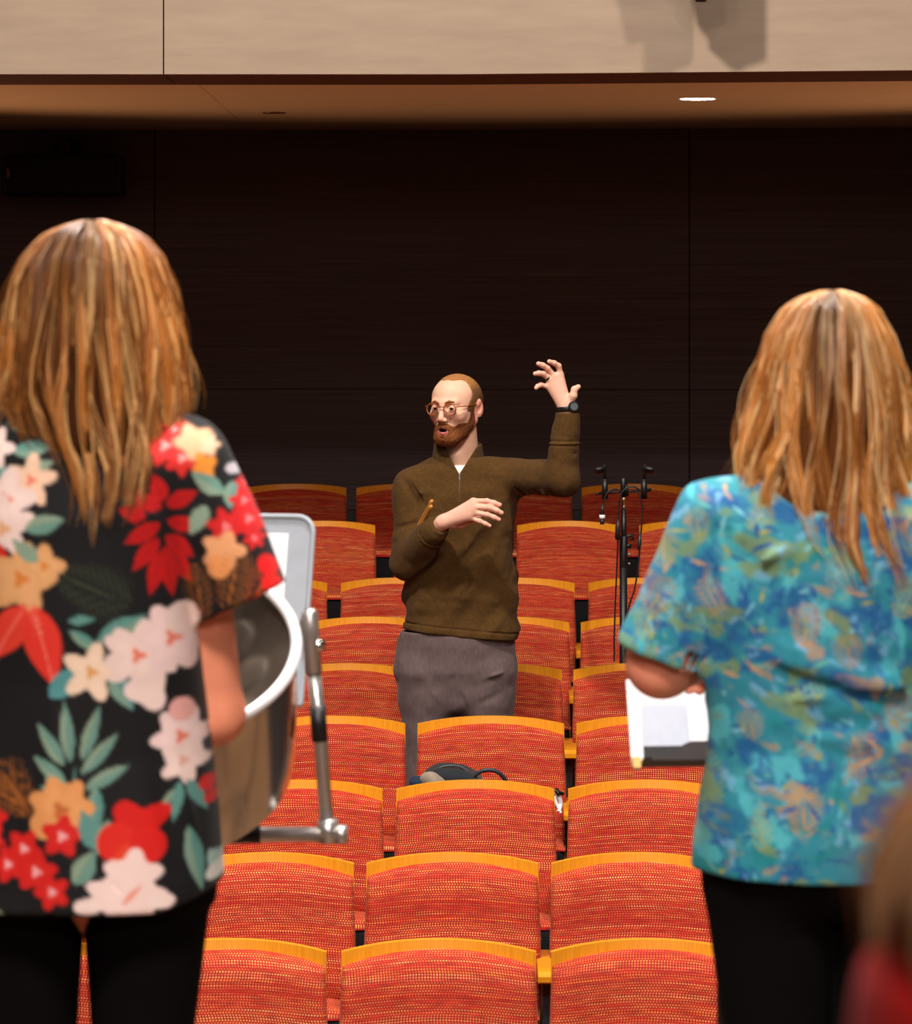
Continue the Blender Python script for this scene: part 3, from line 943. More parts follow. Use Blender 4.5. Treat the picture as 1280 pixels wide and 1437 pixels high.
CRw = [(m_(*a), m_(*b), w, am) for a, b, w, am in CR]
def sweater_sdf(p):
    d = profile_body(p, SWC, SM, 0, DM + .02)
    d = smin(d, cone(p, m_(628, 660, .03), SL, .060, .064), .05)
    d = smin(d, cone(p, m_(668, 660, .03), SR, .060, .066), .05)
    d = smin(d, chain(p, [SL, LE, m_(612, 739, -.2)], [.069, .062, .045], .03), .022)
    d = smin(d, chain(p, [SR, RE, m_(794, 590, -.205)], [.068, .061, .050], .03), .022)
    for a, b, w, am in CRw: d = d - ridge(p, a, b, w, am * 1.7)
    q = (p - m_(650, 760)); u = q[:, 0] * .64 + q[:, 2] * .77; w_ = q[:, 0] * .77 - q[:, 2] * .64
    lowm = np.clip((m_(0, 690)[2] - p[:, 2]) / .1, 0, 1) * (p[:, 0] < m_(735, 0)[0])
    fold = noise3(np.stack([u * 5, w_ * 17, q[:, 1] * 5], 1), 1, 61)
    fold2 = noise3(np.stack([q[:, 0] * 9, q[:, 2] * 16, q[:, 1] * 9], 1), 1, 62)
    d = d - (.026 * (fold - .5)) * lowm - .013 * (fold2 - .5) - .004 * (noise3(p, 34, 12) - .5)
    # cuffs and hem bands
    zf = p[:, 2] - m_(0, 616)[2]; rt = p[:, 0] > m_(765, 0)[0]
    d = d + rt * (.004 * np.exp(-(zf / .0035) ** 2) - .003 * np.exp(-((zf + .008) / .004) ** 2) + .003 * np.exp(-((zf + .016) / .003) ** 2))
    wd0 = m_(621, 727, -.235) - LE; wd0 /= np.linalg.norm(wd0); tf = (p - m_(606, 745, -.19)) @ wd0; lt = cone(p, LE, m_(622, 728, -.24), .07, .055) < 0
    d = d + lt * (.004 * np.exp(-(tf / .0035) ** 2) - .003 * np.exp(-((tf + .008) / .004) ** 2) + .003 * np.exp(-((tf + .016) / .003) ** 2))
    hz = p[:, 2] + .10 * (p[:, 0] - ORI[0]) - m_(0, 880)[2]; d = d + .0035 * np.exp(-(hz / .003) ** 2)
    cuR = cone(p, m_(793.5, 604, -.205), m_(794, 580, -.205), .047, .045); d = smin(d, cuR, .004)
    cuL = cone(p, m_(605, 748, -.19), m_(617, 733, -.222), .043, .039); d = smin(d, cuL, .004)
    # cut: hem, cuffs, neck opening
    hem = m_(640, 891)[2] - .10 * (p[:, 0] - ORI[0]) - .5 * (p[:, 0] - ORI[0]) ** 2 * 0
    d = smax(d, hem - p[:, 2], .008)
    d = smax(d, (p - m_(794, 577, -.205)) @ (A((0.02, 0, 1))), .003)
    wd = m_(621, 727, -.235) - LE; wd /= np.linalg.norm(wd)
    d = smax(d, np.where(ln(p - LW) < .09, (p - m_(618.5, 731, -.226)) @ wd, -1), .003)
    d = np.maximum(d, -cone(p, m_(650, 675, .02), m_(648, 625, .0), .060, .066))
    V0 = m_(644.5, 664)
    vee = np.maximum(np.abs(p[:, 0] - V0[0] - (p[:, 2] - V0[2]) * .05) - (p[:, 2] - V0[2]) * .62, p[:, 1] - (DM + .0))
    d = smax(d, p[:, 2] - m_(0, 641)[2] + np.where(p[:, 0] > m_(748, 0)[0], -9, 0), .006)
    return smax(d, -vee, .003)
sv, sq = march(sweater_sdf, (m_(540, 0)[0], DM - .32, m_(0, 905)[2]), (m_(820, 0)[0], DM + .19, m_(0, 570)[2]), .0036)
c = np.tile(L3(82, 56, 25), (len(sv), 1)) * (.86 + .28 * noise3(sv, 130, 21))[:, None]
sweater = man_part('sweater', (sv, sq), M_knit, c)
def collar_sdf(p):
    z0, z1 = m_(0, 660)[2], m_(0, 621)[2]
    t = (p[:, 2] - z0) / (z1 - z0)
    cx = m_(646, 0)[0] - .008 + .0 * t; cy = DM + .018
    r = np.sqrt(((p[:, 0] - cx) / 1.0) ** 2 + ((p[:, 1] - cy) / .93) ** 2)
    R = .098 - .016 * np.clip(t, -.3, 1)
    d = np.abs(r - R) - .0062
    zt = z1 + .010 * (p[:, 1] - cy) / .09 + .004 * np.sin(p[:, 0] * 60)
    d = smax(d, p[:, 2] - zt, .008); d = smax(d, z0 - .02 - p[:, 2], .004)
    V0 = m_(644.5, 664)
    vee = np.maximum(np.abs(p[:, 0] - V0[0] - (p[:, 2] - V0[2]) * .05) - (p[:, 2] - V0[2]) * .60, p[:, 1] - (DM + .0))
    return smax(d, -vee, .006) * .9
v, qd = march(collar_sdf, m_(600, 675, -.14), m_(695, 610, .15), .0022)
man_part('collar', (v, qd), M_knit, np.tile(L3(76, 52, 24), (len(v), 1)) * (.86 + .28 * noise3(v, 130, 22))[:, None], sweater)
# zip
mb = MB(); zp = [m_(644.8, y, -.1 - .02 * (y - 660) / 50) for y in range(664, 704, 4)]
zp = []
for y in (664, 672, 680, 690, 702):
    for dd in np.linspace(-.2, 0, 60):
        q0 = m_(645.0 - .0 * y, y, dd)
        if sweater_sdf(q0[None])[0] < .002: zp.append(q0 - ORI); break
mb.tube(zp, .0022, 6); mb.build('zipper', plain('zip_brown', srgb(96, 74, 52), .5), sweater)
mb = MB(); q0 = zp[0]; mb.box(q0[0] - .0035, q0[0] + .0035, q0[1] - .005, q0[1] - .001, q0[2] - .022, q0[2] + .003, .001)
mb.build('zip_pull', plain('zip_steel', srgb(176, 170, 164), .3, .8), sweater)
# white undershirt showing in the V
def under_sdf(p):
    d = cone(p, m_(649, 705, .02), m_(647, 664, .012), .09, .0755)
    d = smax(d, p[:, 2] - m_(0, 652)[2] + .25 * (p[:, 1] - DM + .06) * 0, .004)
    return np.maximum(d, -(cone(p, from_head((0, .030, -.05)), NB, .060, .065)))
v, qd = march(under_sdf, m_(610, 700, -.12), m_(690, 645, .13), .003)
man_part('undershirt', (v, qd), M_cloth, np.tile(L3(236, 230, 222), (len(v), 1)))

# trousers
TRC = [(888, 641, 80, .12), (905, 640, 83, .125), (940, 639, 84, .13), (975, 640, 82, .12)]
TCR = [((557, 918, -.1), (586, 906, -.12), .005, -.006), ((676, 905, -.12), (690, 917, -.13), .005, -.007), ((690, 917, -.13), (718, 912, -.1), .005, -.007),
       ((630, 905, -.13), (628, 948, -.13), .004, -.006), ((628, 948, -.13), (642, 940, -.13), .004, -.005),
       ((592, 922, -.12), (622, 968, -.12), .012, -.008), ((586, 935, -.12), (618, 985, -.12), .012, .006), ((636, 950, -.12), (640, 1070, -.12), .012, -.03),
       ((566, 930, -.1), (600, 940, -.12), .008, .005), ((700, 948, -.1), (660, 962, -.12), .009, -.006), ((718, 935, -.09), (676, 950, -.12), .009, .005),
       ((712, 965, -.09), (670, 985, -.11), .01, -.007), ((648, 960, -.12), (662, 1000, -.12), .014, .008), ((560, 960, -.1), (600, 975, -.12), .01, -.006)]
TCRw = [(m_(*a), m_(*b), w, am) for a, b, w, am in TCR]
def trouser_sdf(p):
    d = profile_body(p, TRC, SM, 0, DM + .02)
    d = smax(d, m_(0, 1000)[2] - p[:, 2], .05)
    d = smin(d, chain(p, [m_(602, 950, .015), m_(600, 1100, .0), FL_], [.109, .090, .066], .03), .03)
    d = smin(d, chain(p, [m_(681, 950, .015), m_(684, 1100, .0), FR_], [.109, .090, .066], .03), .03)
    for a, b, w, am in TCRw: d = d - ridge(p, a, b, w * 1.1, am * 1.5)
    q = p - m_(640, 960)
    d = d - .009 * (noise3(np.stack([np.abs(q[:, 0]) * 10 + q[:, 2] * 12, q[:, 2] * 10 - np.abs(q[:, 0]) * 8, q[:, 1] * 6], 1), 1, 35) - .5) - .004 * (noise3(p, 26, 31) - .5)
    return smax(d, p[:, 2] - m_(0, 886)[2], .004)
v, qd = march(trouser_sdf, (m_(545, 0)[0], DM - .16, FLM + .03), (m_(735, 0)[0], DM + .2, m_(0, 880)[2]), .0042)
c = np.tile(L3(100, 82, 80), (len(v), 1)) * (.85 + .3 * noise3(v * A((2, 2, .6)), 90, 33))[:, None]
trs = man_part('trousers', (v, qd), M_cloth, c)
for fx in (FL_, FR_):
    def shoe_sdf(p, fx=fx):
        d = cone(p, (fx[0], fx[1] + .03, FLM + .05), (fx[0], fx[1] - .17, FLM + .038), .045, .036)
        d = smin(d, cone(p, (fx[0], fx[1] + .03, FLM + .05), (fx[0], fx[1] + .01, FLM + .1), .045, .045), .03)
        return smax(d, FLM + .001 - p[:, 2], .004)
    v, qd = march(shoe_sdf, (fx[0] - .06, fx[1] - .23, FLM - .01), (fx[0] + .06, fx[1] + .1, FLM + .16), .006)
    man_part('shoe', (v, qd), M_cloth, np.tile(L3(40, 30, 24), (len(v), 1)))
# wrist watch and ring
wt = MB(); wc = m_(793, 570.5, -.205) - ORI
axw = (RW - RE); axw /= np.linalg.norm(axw); axw = Vector(axw + A((-.18, 0, 0))).normalized()
Mw = Matrix.Translation(Vector(wc)) @ axw.to_track_quat('Z', 'Y').to_matrix().to_4x4()
wt.lathe([(.0335, -.009), (.0355, -.006), (.0355, .006), (.0335, .009), (.029, .009), (.029, -.009), (.0335, -.009)], 36, Mw)
watch = autosmooth(wt.build('wristwatch', M_black, man), 40)
nrm = Vector((.25, -1, .12)).normalized()
Mf = Matrix.Translation(Vector(m_(799, 569.5, -.205) - ORI) + nrm * .033) @ nrm.to_track_quat('Z', 'Y').to_matrix().to_4x4()
wt = MB(); wt.lathe([(0, -.006), (.0185, -.006), (.0205, -.002), (.0205, .003), (.018, .006), (.0145, .0065), (0, .0055)], 32, Mf); autosmooth(wt.build('case', plain('watch_case', srgb(30, 30, 32), .3), watch), 40)
wt = MB(); wt.lathe([(0, .0067), (.0135, .0067), (.0135, .0055)], 32, Mf); wt.build('display', grain_mat('watch_display', srgb(70, 80, 84), srgb(104, 112, 112), .15, (1, 1, 1), 300), watch)
b0, j0 = r_f[2][0], r_f[2][1]; ra = Vector(j0 - b0).normalized()
Mr = Matrix.Translation(Vector(b0 + (j0 - b0) * .42 - ORI)) @ ra.to_track_quat('Z', 'Y').to_matrix().to_4x4()
wt = MB(); wt.lathe([(.0106, -.003), (.0116, -.002), (.0116, .002), (.0106, .003), (.0096, .003), (.0096, -.003), (.0106, -.003)], 28, Mr)
autosmooth(wt.build('ring', plain('dark_ring', srgb(52, 44, 44), .25, .8), man), 50)
# two mallets tucked under his arm
for k, (a, b) in enumerate((((606.5, 699.5, -.175), (575, 760, -.02)), ((605.5, 706.5, -.185), (577, 764, -.03)))):
    a_, b_ = m_(*a), m_(*b); o = Vector(a_)
    mb = MB(); dirv = (Vector(b_) - o)
    mb.tube([Vector((0, 0, 0)) - dirv * .02, Vector((0, 0, 0)), dirv * .03, dirv * .07, dirv], [.0045, .0075, .0080, .0065, .0065], 12)
    mo = autosmooth(mb.build('mallet', plain('pale_wood', srgb(206, 140, 66), .45), None, loc=o), 50)
    tag(mo, ['upper of the two wooden sticks tucked under the man\'s arm', 'lower of the two wooden sticks tucked under the man\'s arm'][k], 'drumstick', 'wooden sticks tucked under the arm')

# ================================================================== printed shirts: dye painted on a pattern sheet
class Sheet:
    """a pattern sheet in cloth coordinates (1 unit = one pixel column of the photograph at the wearer's distance)"""
    def __init__(s, x0, x1, y0, y1, col):
        s.x0, s.y0 = x0, y0
        yy, xx = np.mgrid[y0:y1, x0:x1]
        s.X = xx.astype(np.float32); s.Y = yy.astype(np.float32)
        s.I = np.empty(xx.shape + (3,), np.float32); s.I[:] = L3(*col)
    def put(s, mask, col, a=1.0):
        m = (np.clip(mask, 0, 1) * a)[..., None]
        s.I = s.I * (1 - m) + L3(*col) * m
    def loc(s, cx, cy, ang):
        dx, dy = s.X - cx, s.Y - cy; c, n = math.cos(math.radians(ang)), math.sin(math.radians(ang))
        return dx * c + dy * n, -dx * n + dy * c
    def leaf(s, cx, cy, ang, L, w, col, vein=None, col2=None):
        """pointed leaf growing from (cx, cy) along ang (degrees, 0 = right, 90 = down)"""
        u, v = s.loc(cx, cy, ang); t = u / L
        hw = w * np.sin(np.pi * np.clip(t, 0, 1) ** .8) + .01
        s.put((hw - np.abs(v)) * ((t > 0) & (t < 1)) / 1.5, col)
        if col2: s.put(((hw - np.abs(v)) * ((t > 0) & (t < 1)) / 1.5) * (v > 0), col2, .7)
        if vein: s.put((1.2 - np.abs(v)) * ((t > 0.03) & (t < .95)), vein, .8)
    def blob(s, cx, cy, r, col, sq=1.0, ang=0, n=0, amp=0, ph=0, soft=2.5, a=1.0):
        u, v = s.loc(cx, cy, ang); v = v / sq; rr = np.hypot(u, v); th = np.arctan2(v, u)
        R = r * (1 + amp * np.cos(n * th + ph))
        s.put((R - rr) / soft, col, a)
    def flower(s, cx, cy, r, col, core, n=5, amp=.28, ph=0, sq=1.0):
        s.blob(cx, cy, r, col, sq, 0, n, amp, ph)
        s.blob(cx, cy, r * .75, tuple(min(255, c + 10) for c in col), sq, 0, n, amp, ph, 8, .6)
        s.blob(cx, cy, r * .28, core, 1, 0, 3, .3, 0, r * .14, .9)
    def fern(s, cx, cy, ang, L, w, col, n=9, vein=None, wf=.24):
        for k in range(n):
            t = (k + .6) / n
            bx, by = cx + math.cos(math.radians(ang)) * L * t, cy + math.sin(math.radians(ang)) * L * t
            l = w * math.sin(math.pi * min(1, t * .8 + .18)) + 4
            for sd in (-1, 1): s.leaf(bx, by, ang + sd * 48, l, max(1.5, L / n * wf), col, vein)
        s.leaf(cx, cy, ang, L * 1.08, 2.2, col)
    def sample(s, px, py):
        xi = np.clip(px - s.x0, 0, s.I.shape[1] - 2); yi = np.clip(py - s.y0, 0, s.I.shape[0] - 2)
        x, y = xi.astype(int), yi.astype(int); fx, fy = (xi - x)[:, None], (yi - y)[:, None]; I = s.I
        return (I[y, x] * (1 - fx) + I[y, x + 1] * fx) * (1 - fy) + (I[y + 1, x] * (1 - fx) + I[y + 1, x + 1] * fx) * fy

CREAM = (238, 206, 196); CORAL = (232, 106, 72); RED = (206, 22, 14); TEAL = (92, 142, 132); SAGE = (136, 156, 132); OCH = (186, 104, 32); PEACH = (232, 160, 96)
fs = Sheet(-240, 440, 540, 1300, (13, 10, 11))
# off-frame motifs on the left half, then those the photo shows
for x, y, r, c in ((-60, 700, 44, CREAM), (-150, 820, 48, RED), (-60, 900, 40, PEACH), (-120, 1010, 46, CREAM), (-40, 1190, 46, RED), (-170, 1150, 42, PEACH), (-200, 660, 40, RED)):
    fs.flower(x, y, r, c, CORAL)
for x, y, a in ((-100, 760, 40), (-30, 800, 100), (-90, 960, 200), (-60, 1090, 70), (-160, 1080, 150), (-20, 640, 30)):
    fs.leaf(x, y, a, 70, 12, TEAL, None, SAGE)
fs.leaf(40, 660, -20, 55, 11, SAGE); fs.leaf(30, 630, -8, 60, 12, TEAL, None, SAGE); fs.leaf(25, 652, 160, 50, 11, TEAL); fs.leaf(70, 600, 190, 55, 11, SAGE)
fs.flower(5, 625, 24, CREAM, PEACH); fs.flower(58, 668, 30, (234, 190, 160), CORAL, 5, .3, 1); fs.flower(22, 695, 38, CREAM, CORAL, 5, .25, .5); fs.flower(20, 735, 38, CREAM, PEACH, 5, .3, 2)
fs.leaf(50, 735, -15, 60, 14, SAGE, None, TEAL); fs.leaf(45, 750, 45, 60, 9, TEAL)
fs.blob(3, 775, 24, RED); fs.blob(-4, 800, 22, RED)
fs.flower(45, 803, 44, (222, 160, 104), (214, 116, 30), 5, .22, .6); fs.flower(78, 785, 26, (222, 160, 104), (214, 116, 30), 4, .25)
fs.leaf(5, 815, 130, 60, 12, SAGE, None, TEAL); fs.leaf(70, 780, 220, 50, 12, SAGE)
fs.leaf(52, 838, 122, 92, 25, (226, 58, 40), (250, 150, 130)); fs.leaf(62, 838, 75, 118, 27, (226, 50, 36), (250, 150, 130))
for k in range(9): fs.leaf(55 + k * 3, 800 + k * 9, 110 + k * 6, 20, 1.5, (250, 150, 120))
fs.fern(90, 792, 24, 110, 58, (66, 72, 48), 11, None, .17)
fs.leaf(110, 860, -5, 40, 7, TEAL); fs.leaf(112, 872, 35, 60, 9, TEAL, None, SAGE)
fs.leaf(150, 888, -28, 76, 15, TEAL, None, SAGE); fs.leaf(85, 965, -45, 64, 17, (80, 140, 140)); fs.leaf(168, 930, 60, 62, 15, (80, 140, 140), None, SAGE)
fs.flower(142, 930, 34, (240, 206, 178), (224, 150, 70), 5, .28, .4)
fs.blob(207, 910, 44, CREAM, .8, 30, 5, .22, 1); fs.flower(205, 908, 40, CREAM, CORAL, 5, .3, .5); fs.blob(218, 955, 28, CREAM, 1, 60, 3, .2)
fs.flower(250, 885, 44, (240, 204, 198), CORAL, 6, .16, 0); fs.blob(262, 860, 24, CREAM)
fs.fern(250, 965, 60, 46, 20, (130, 50, 24), 5)
fs.flower(262, 1022, 36, (240, 206, 200), CORAL, 6, .2, .8); fs.flower(265, 1055, 28, CREAM, (226, 160, 130), 5, .25); fs.blob(262, 985, 18, (236, 170, 160))
fs.leaf(262, 1080, 100, 60, 9, TEAL); fs.leaf(270, 1080, 60, 55, 9, TEAL); fs.leaf(255, 1090, 125, 50, 5, SAGE)
fs.blob(295, 1090, 12, RED); fs.blob(300, 1110, 10, RED)
# green sprig in the middle
for x, y, a, L in ((114, 1052, -96, 86), (129, 1050, -72, 80), (107, 1056, -124, 72), (110, 1080, -142, 62), (129, 1068, -48, 76), (134, 1088, -28, 70), (110, 1096, -160, 40)):
    fs.leaf(x, y, a, L, 10, SAGE, (84, 130, 120), TEAL)
fs.leaf(120, 1100, -88, 60, 2, TEAL)
fs.leaf(150, 1085, 95, 80, 13, TEAL, None, SAGE); fs.leaf(80, 1072, 20, 40, 9, SAGE)
# bottom left orange fern, ochre flower, red blossoms
fs.fern(66, 1128, 232, 90, 46, OCH, 10, None, .17); fs.fern(64, 1118, 205, 70, 36, OCH, 8, None, .17)
fs.flower(102, 1115, 42, (226, 150, 88), (190, 90, 30), 7, .14, .3); fs.blob(80, 1135, 20, (226, 150, 88))
for x, y, r in ((105, 1150, 26), (52, 1168, 24), (70, 1198, 26), (30, 1190, 22), (92, 1225, 22), (6, 1130, 20), (12, 1160, 12)):
    fs.flower(x, y, r, (214, 26, 20), (252, 190, 190), 5, .2, r)
fs.leaf(122, 1216, -60, 54, 16, SAGE, (84, 124, 110), TEAL); fs.leaf(150, 1170, 250, 60, 14, TEAL)
fs.leaf(168, 1130, 110, 50, 12, TEAL, None, SAGE)
fs.blob(205, 1140, 42, (212, 20, 12), .8, -20, 4, .25, 1); fs.blob(178, 1160, 28, (220, 34, 20)); fs.leaf(170, 1190, -25, 80, 18, (226, 60, 30), (240, 110, 60)); fs.blob(220, 1165, 26, (216, 24, 16))
fs.blob(190, 1230, 52, (244, 210, 200), .62, 0, 7, .12, 0); fs.blob(200, 1205, 36, (244, 210, 200), .9, 0, 5, .2, 1); fs.leaf(185, 1245, -45, 44, 5, (236, 150, 130))
fs.blob(140, 1245, 20, (244, 214, 204), .6); fs.blob(238, 1240, 20, (244, 214, 204), .6)
fs.leaf(272, 1142, 78, 96, 12, TEAL, None, SAGE); fs.leaf(298, 1180, 60, 60, 12, (170, 200, 190)); fs.blob(308, 1210, 16, (230, 226, 216), .7, -40)
fs.leaf(0, 1250, 30, 40, 10, SAGE)
# upper right: shoulder blossoms, red fern, sleeve
for x, y, r in ((195, 585, 20), (216, 596, 20), (238, 622, 26), (262, 640, 22), (250, 600, 16)): fs.flower(x, y, r, (220, 40, 36), (250, 180, 176), 6, .2, r)
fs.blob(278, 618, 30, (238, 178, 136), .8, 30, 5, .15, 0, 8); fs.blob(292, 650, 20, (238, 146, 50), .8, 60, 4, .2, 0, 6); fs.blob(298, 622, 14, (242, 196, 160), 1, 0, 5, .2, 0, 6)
for a, L in ((-60, 52), (-28, 56), (2, 52), (32, 54), (-95, 48), (60, 50)):
    pass
for bx, by, a, L in ((238, 700, -110, 44), (240, 705, -25, 50), (236, 708, 205, 50), (242, 725, 15, 50), (234, 728, 150, 58), (240, 745, 40, 50), (232, 748, 128, 58), (238, 760, 80, 72), (236, 765, 105, 66), (242, 758, 60, 66), (200, 700, -100, 34), (215, 720, 200, 40)):
    fs.leaf(bx, by, a, L, 12, (190, 12, 12), (120, 6, 8))
fs.blob(168, 640, 18, (220, 90, 50), .7); fs.leaf(150, 650, 100, 60, 3, OCH); fs.leaf(176, 650, 90, 56, 3, OCH)
fs.leaf(318, 690, 215, 54, 13, SAGE, None, TEAL); fs.leaf(296, 704, 120, 50, 13, SAGE); fs.leaf(330, 672, 95, 40, 12, TEAL, None, SAGE); fs.blob(330, 655, 12, (190, 180, 184), .7)
for x, y, r in ((322, 735, 24), (345, 700, 18), (352, 725, 22), (360, 752, 14), (345, 675, 12)): fs.flower(x, y, r, (206, 24, 26), (240, 140, 140), 6, .22, r)
fs.blob(318, 768, 28, (232, 160, 110), .9, 0, 5, .2); fs.blob(312, 790, 18, (232, 150, 90))
fs.fern(322, 858, -78, 92, 44, OCH, 10, None, .17); fs.fern(290, 870, -98, 84, 30, (170, 96, 30), 9, None, .17); fs.fern(352, 850, -60, 70, 34, (206, 84, 20), 8, None, .17)
fs.blob(378, 790, 18, (222, 10, 10), .7, 60); fs.blob(384, 815, 16, (226, 20, 16), .8, 30); fs.blob(372, 835, 10, (214, 60, 20))

# turquoise batik sheet
bs_ = Sheet(820, 1520, 640, 1260, (46, 136, 154))
gp = np.stack([bs_.X.ravel(), bs_.Y.ravel(), bs_.X.ravel() * 0], 1)
def fbm(fx, fy, seed):
    q_ = gp * A((fx, fy, 1)); r = 0
    for o, w in ((1, .5), (2.1, .28), (4.3, .15), (8.7, .07)): r = r + w * noise3(q_, o, seed + int(o))
    return r.reshape(bs_.X.shape)
warp = (fbm(.01, .01, 50) - .5) * 90
gp = np.stack([(bs_.X + warp).ravel(), (bs_.Y + warp * .6).ravel(), bs_.X.ravel() * 0], 1)
n1, n2, n3, n4 = fbm(.022, .026, 1), fbm(.03, .02, 2), fbm(.028, .034, 3), fbm(.06, .07, 4)
bs_.put((n1 - .50) * 9, (30, 96, 148)); bs_.put((n2 - .56) * 10, (84, 186, 194), .8); bs_.put((.40 - n1) * 9, (22, 128, 132), .9)
bs_.put((n3 - .60) * 12, (128, 148, 84), .75); bs_.put((n4 - .62) * 12, (20, 72, 140), .8); bs_.put((.36 - n3) * 12, (176, 136, 96), .7)
bs_.put((fbm(.05, .05, 9) - .66) * 12, (122, 178, 214), .7)
random.seed(5)
FO = (186, 128, 78); FY = (168, 164, 72); FB = (44, 96, 160); FC = (120, 190, 200)
for x, y, a, L, w, c in ((1112, 900, -80, 64, 34, (204, 130, 60)), (1110, 1160, -85, 74, 40, (198, 140, 74)), (905, 860, -60, 60, 34, (176, 128, 84)), (1180, 1080, -70, 70, 36, (180, 120, 84)),
                       (930, 800, -90, 60, 30, (170, 150, 110)), (1040, 740, -50, 44, 28, FY), (980, 760, -100, 50, 28, (168, 160, 110)), (1240, 860, -60, 60, 40, FY), (1180, 930, -100, 50, 34, FO),
                       (1050, 1030, -100, 44, 26, (180, 140, 90)), (1240, 1020, -80, 60, 34, FO), (1060, 1180, -95, 60, 22, FY), (900, 900, -80, 50, 30, FY), (1010, 860, -120, 60, 30, (190, 140, 100)),
                       (1150, 820, -70, 50, 30, (150, 150, 130)), (1230, 1170, -60, 60, 36, (110, 170, 150)), (1000, 1120, -95, 70, 26, (120, 150, 110)), (1090, 980, -30, 60, 24, (150, 170, 120)),
                       (1330, 900, -80, 60, 34, FO), (1390, 1050, -60, 60, 34, FY), (1330, 1120, -90, 60, 34, FO), (1430, 800, -90, 60, 30, FO)):
    bs_.fern(x, y, a, L, w, c, 8)
for k in range(420):
    x, y = random.uniform(850, 1500), random.uniform(660, 1240)
    bs_.leaf(x, y, random.uniform(0, 360), random.uniform(10, 40), random.uniform(1.5, 4), random.choice([FB, FC, (30, 130, 150), (60, 120, 170), (190, 150, 110), FY, (24, 80, 150), (96, 170, 160)]))

# ================================================================== shared figure helpers
def prof_body(p, tab, D, pw=2.2, yoff=0.0):
    S = D / F
    py = HOR + (HC - p[:, 2]) / S
    cx = (interp(tab, py, 1) - 640) * S; a = interp(tab, py, 2) * S; b = interp(tab, py, 3)
    x = (p[:, 0] - cx) / a; y = (p[:, 1] - D - interp(tab, py, 4)) / b
    return ((np.abs(x) ** pw + np.abs(y) ** pw + 1e-9) ** (1 / pw) - 1) * np.minimum(a, b) * .9

def hair_mesh(D, tab, ends, n, seed, cols, wave=1.0, ymid=.0, r0=.0016, layers=(.82, 1.0), part=.0, fly=200, root_shade=1.0):
    """long hair as many fine tapering strands; tab rows: (row px, centre px, half width px, depth m)
    ends(phi) gives the row where the strands at angle phi stop"""
    rnd = np.random.RandomState(seed); S = D / F
    K = 26; nt = n + fly
    phi = rnd.uniform(-2.55, 2.55, nt)
    lay = rnd.uniform(layers[0], layers[1], nt); lay[n:] = rnd.uniform(1.02, 1.12, fly)
    clump = np.round(phi * 8.5) / 8.5 + rnd.uniform(-.03, .03, nt)
    cl_id = np.round(phi * 8.5).astype(int) + 40
    crnd = rnd.uniform(0, 1, (100, 4))
    pyE = np.array([ends(a) for a in phi]) + rnd.uniform(-46, 10, nt) + (crnd[cl_id, 0] - .5) * 44
    py0 = tab[0][0] + rnd.uniform(0, 10, nt)
    t = np.linspace(0, 1, K)[None]
    PY = py0[:, None] + (pyE - py0)[:, None] * (t ** 1.25)
    CX = np.interp(PY, [r[0] for r in tab], [r[1] for r in tab]); HW = np.interp(PY, [r[0] for r in tab], [r[2] for r in tab]) ; DP = np.interp(PY, [r[0] for r in tab], [r[3] for r in tab])
    gather = np.clip((t - .3) / .7, 0, 1) ** 1.3 * .62
    ph = phi[:, None] * (1 - gather) + clump[:, None] * gather
    amp = wave * 9 * np.clip(t - .18, 0, 1) ** .9
    wv = np.sin(t * (7 + 4 * crnd[cl_id, 1][:, None]) + crnd[cl_id, 2][:, None] * 6.3) * amp + rnd.uniform(-1, 1, (nt, 1)) * 3 * t
    flyw = np.zeros((nt, 1)); flyw[n:] = 1
    wv = wv + flyw * np.sin(t * 5 + rnd.uniform(0, 6, (nt, 1))) * 9 * t
    cdep = -crnd[cl_id, 0][:, None] * np.clip(t * 3, 0, 1)
    lay2 = lay[:, None] + cdep * .16
    X = (CX + HW * np.sin(ph) * lay[:, None] + part * (1 - t) ** 6 * np.sign(phi[:, None]) + wv - 640) * S
    Y = D + ymid - DP * np.cos(ph) * lay2 + rnd.uniform(-.004, .004, (nt, 1)) + .006 * np.sin(t * 9 + crnd[cl_id, 3][:, None] * 6)
    Z = HC - (PY - HOR) * S
    C = np.stack([X, Y, Z], -1)
    T = np.gradient(C, axis=1); T /= np.linalg.norm(T, axis=2, keepdims=True) + 1e-9
    up = np.zeros_like(T); up[..., 1] = 1
    U = np.cross(T, up); U /= np.linalg.norm(U, axis=2, keepdims=True) + 1e-9
    W = np.cross(T, U)
    rad = r0 * rnd.uniform(.7, 1.35, (nt, 1)) * np.minimum(1, (1.02 - t) * 5) ; rad[n:] *= .45
    V = np.stack([C + (U * math.cos(a) + W * math.sin(a) * .7) * rad[..., None] for a in (0, 2.094, 4.189)], 2)  # nt,K,3,3
    idx = np.arange(nt * K * 3).reshape(nt, K, 3)
    Q = []
    for k in range(3):
        k2 = (k + 1) % 3
        Q.append(np.stack([idx[:, :-1, k], idx[:, :-1, k2], idx[:, 1:, k2], idx[:, 1:, k]], -1).reshape(-1, 4))
    ca, cb, cc = [L3(*c) for c in cols]
    mixv = np.clip(crnd[cl_id, 3] * .7 + rnd.uniform(0, .45, nt), 0, 1)[:, None]
    base = ca * (1 - mixv) + cb * mixv
    hl = (rnd.uniform(0, 1, nt) < .22)[:, None]; base = np.where(hl, cc, base)
    root = root_shade * np.clip(1.15 - t[0] * 1.9, 0, 1)[None] * np.exp(-((phi + .15) / .6) ** 2)[:, None]  # dark root colour, plus shade painted down the middle of the crown
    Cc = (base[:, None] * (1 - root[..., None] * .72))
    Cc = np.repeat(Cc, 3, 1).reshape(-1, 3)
    return V.reshape(-1, 3).astype(np.float32), np.concatenate(Q), Cc

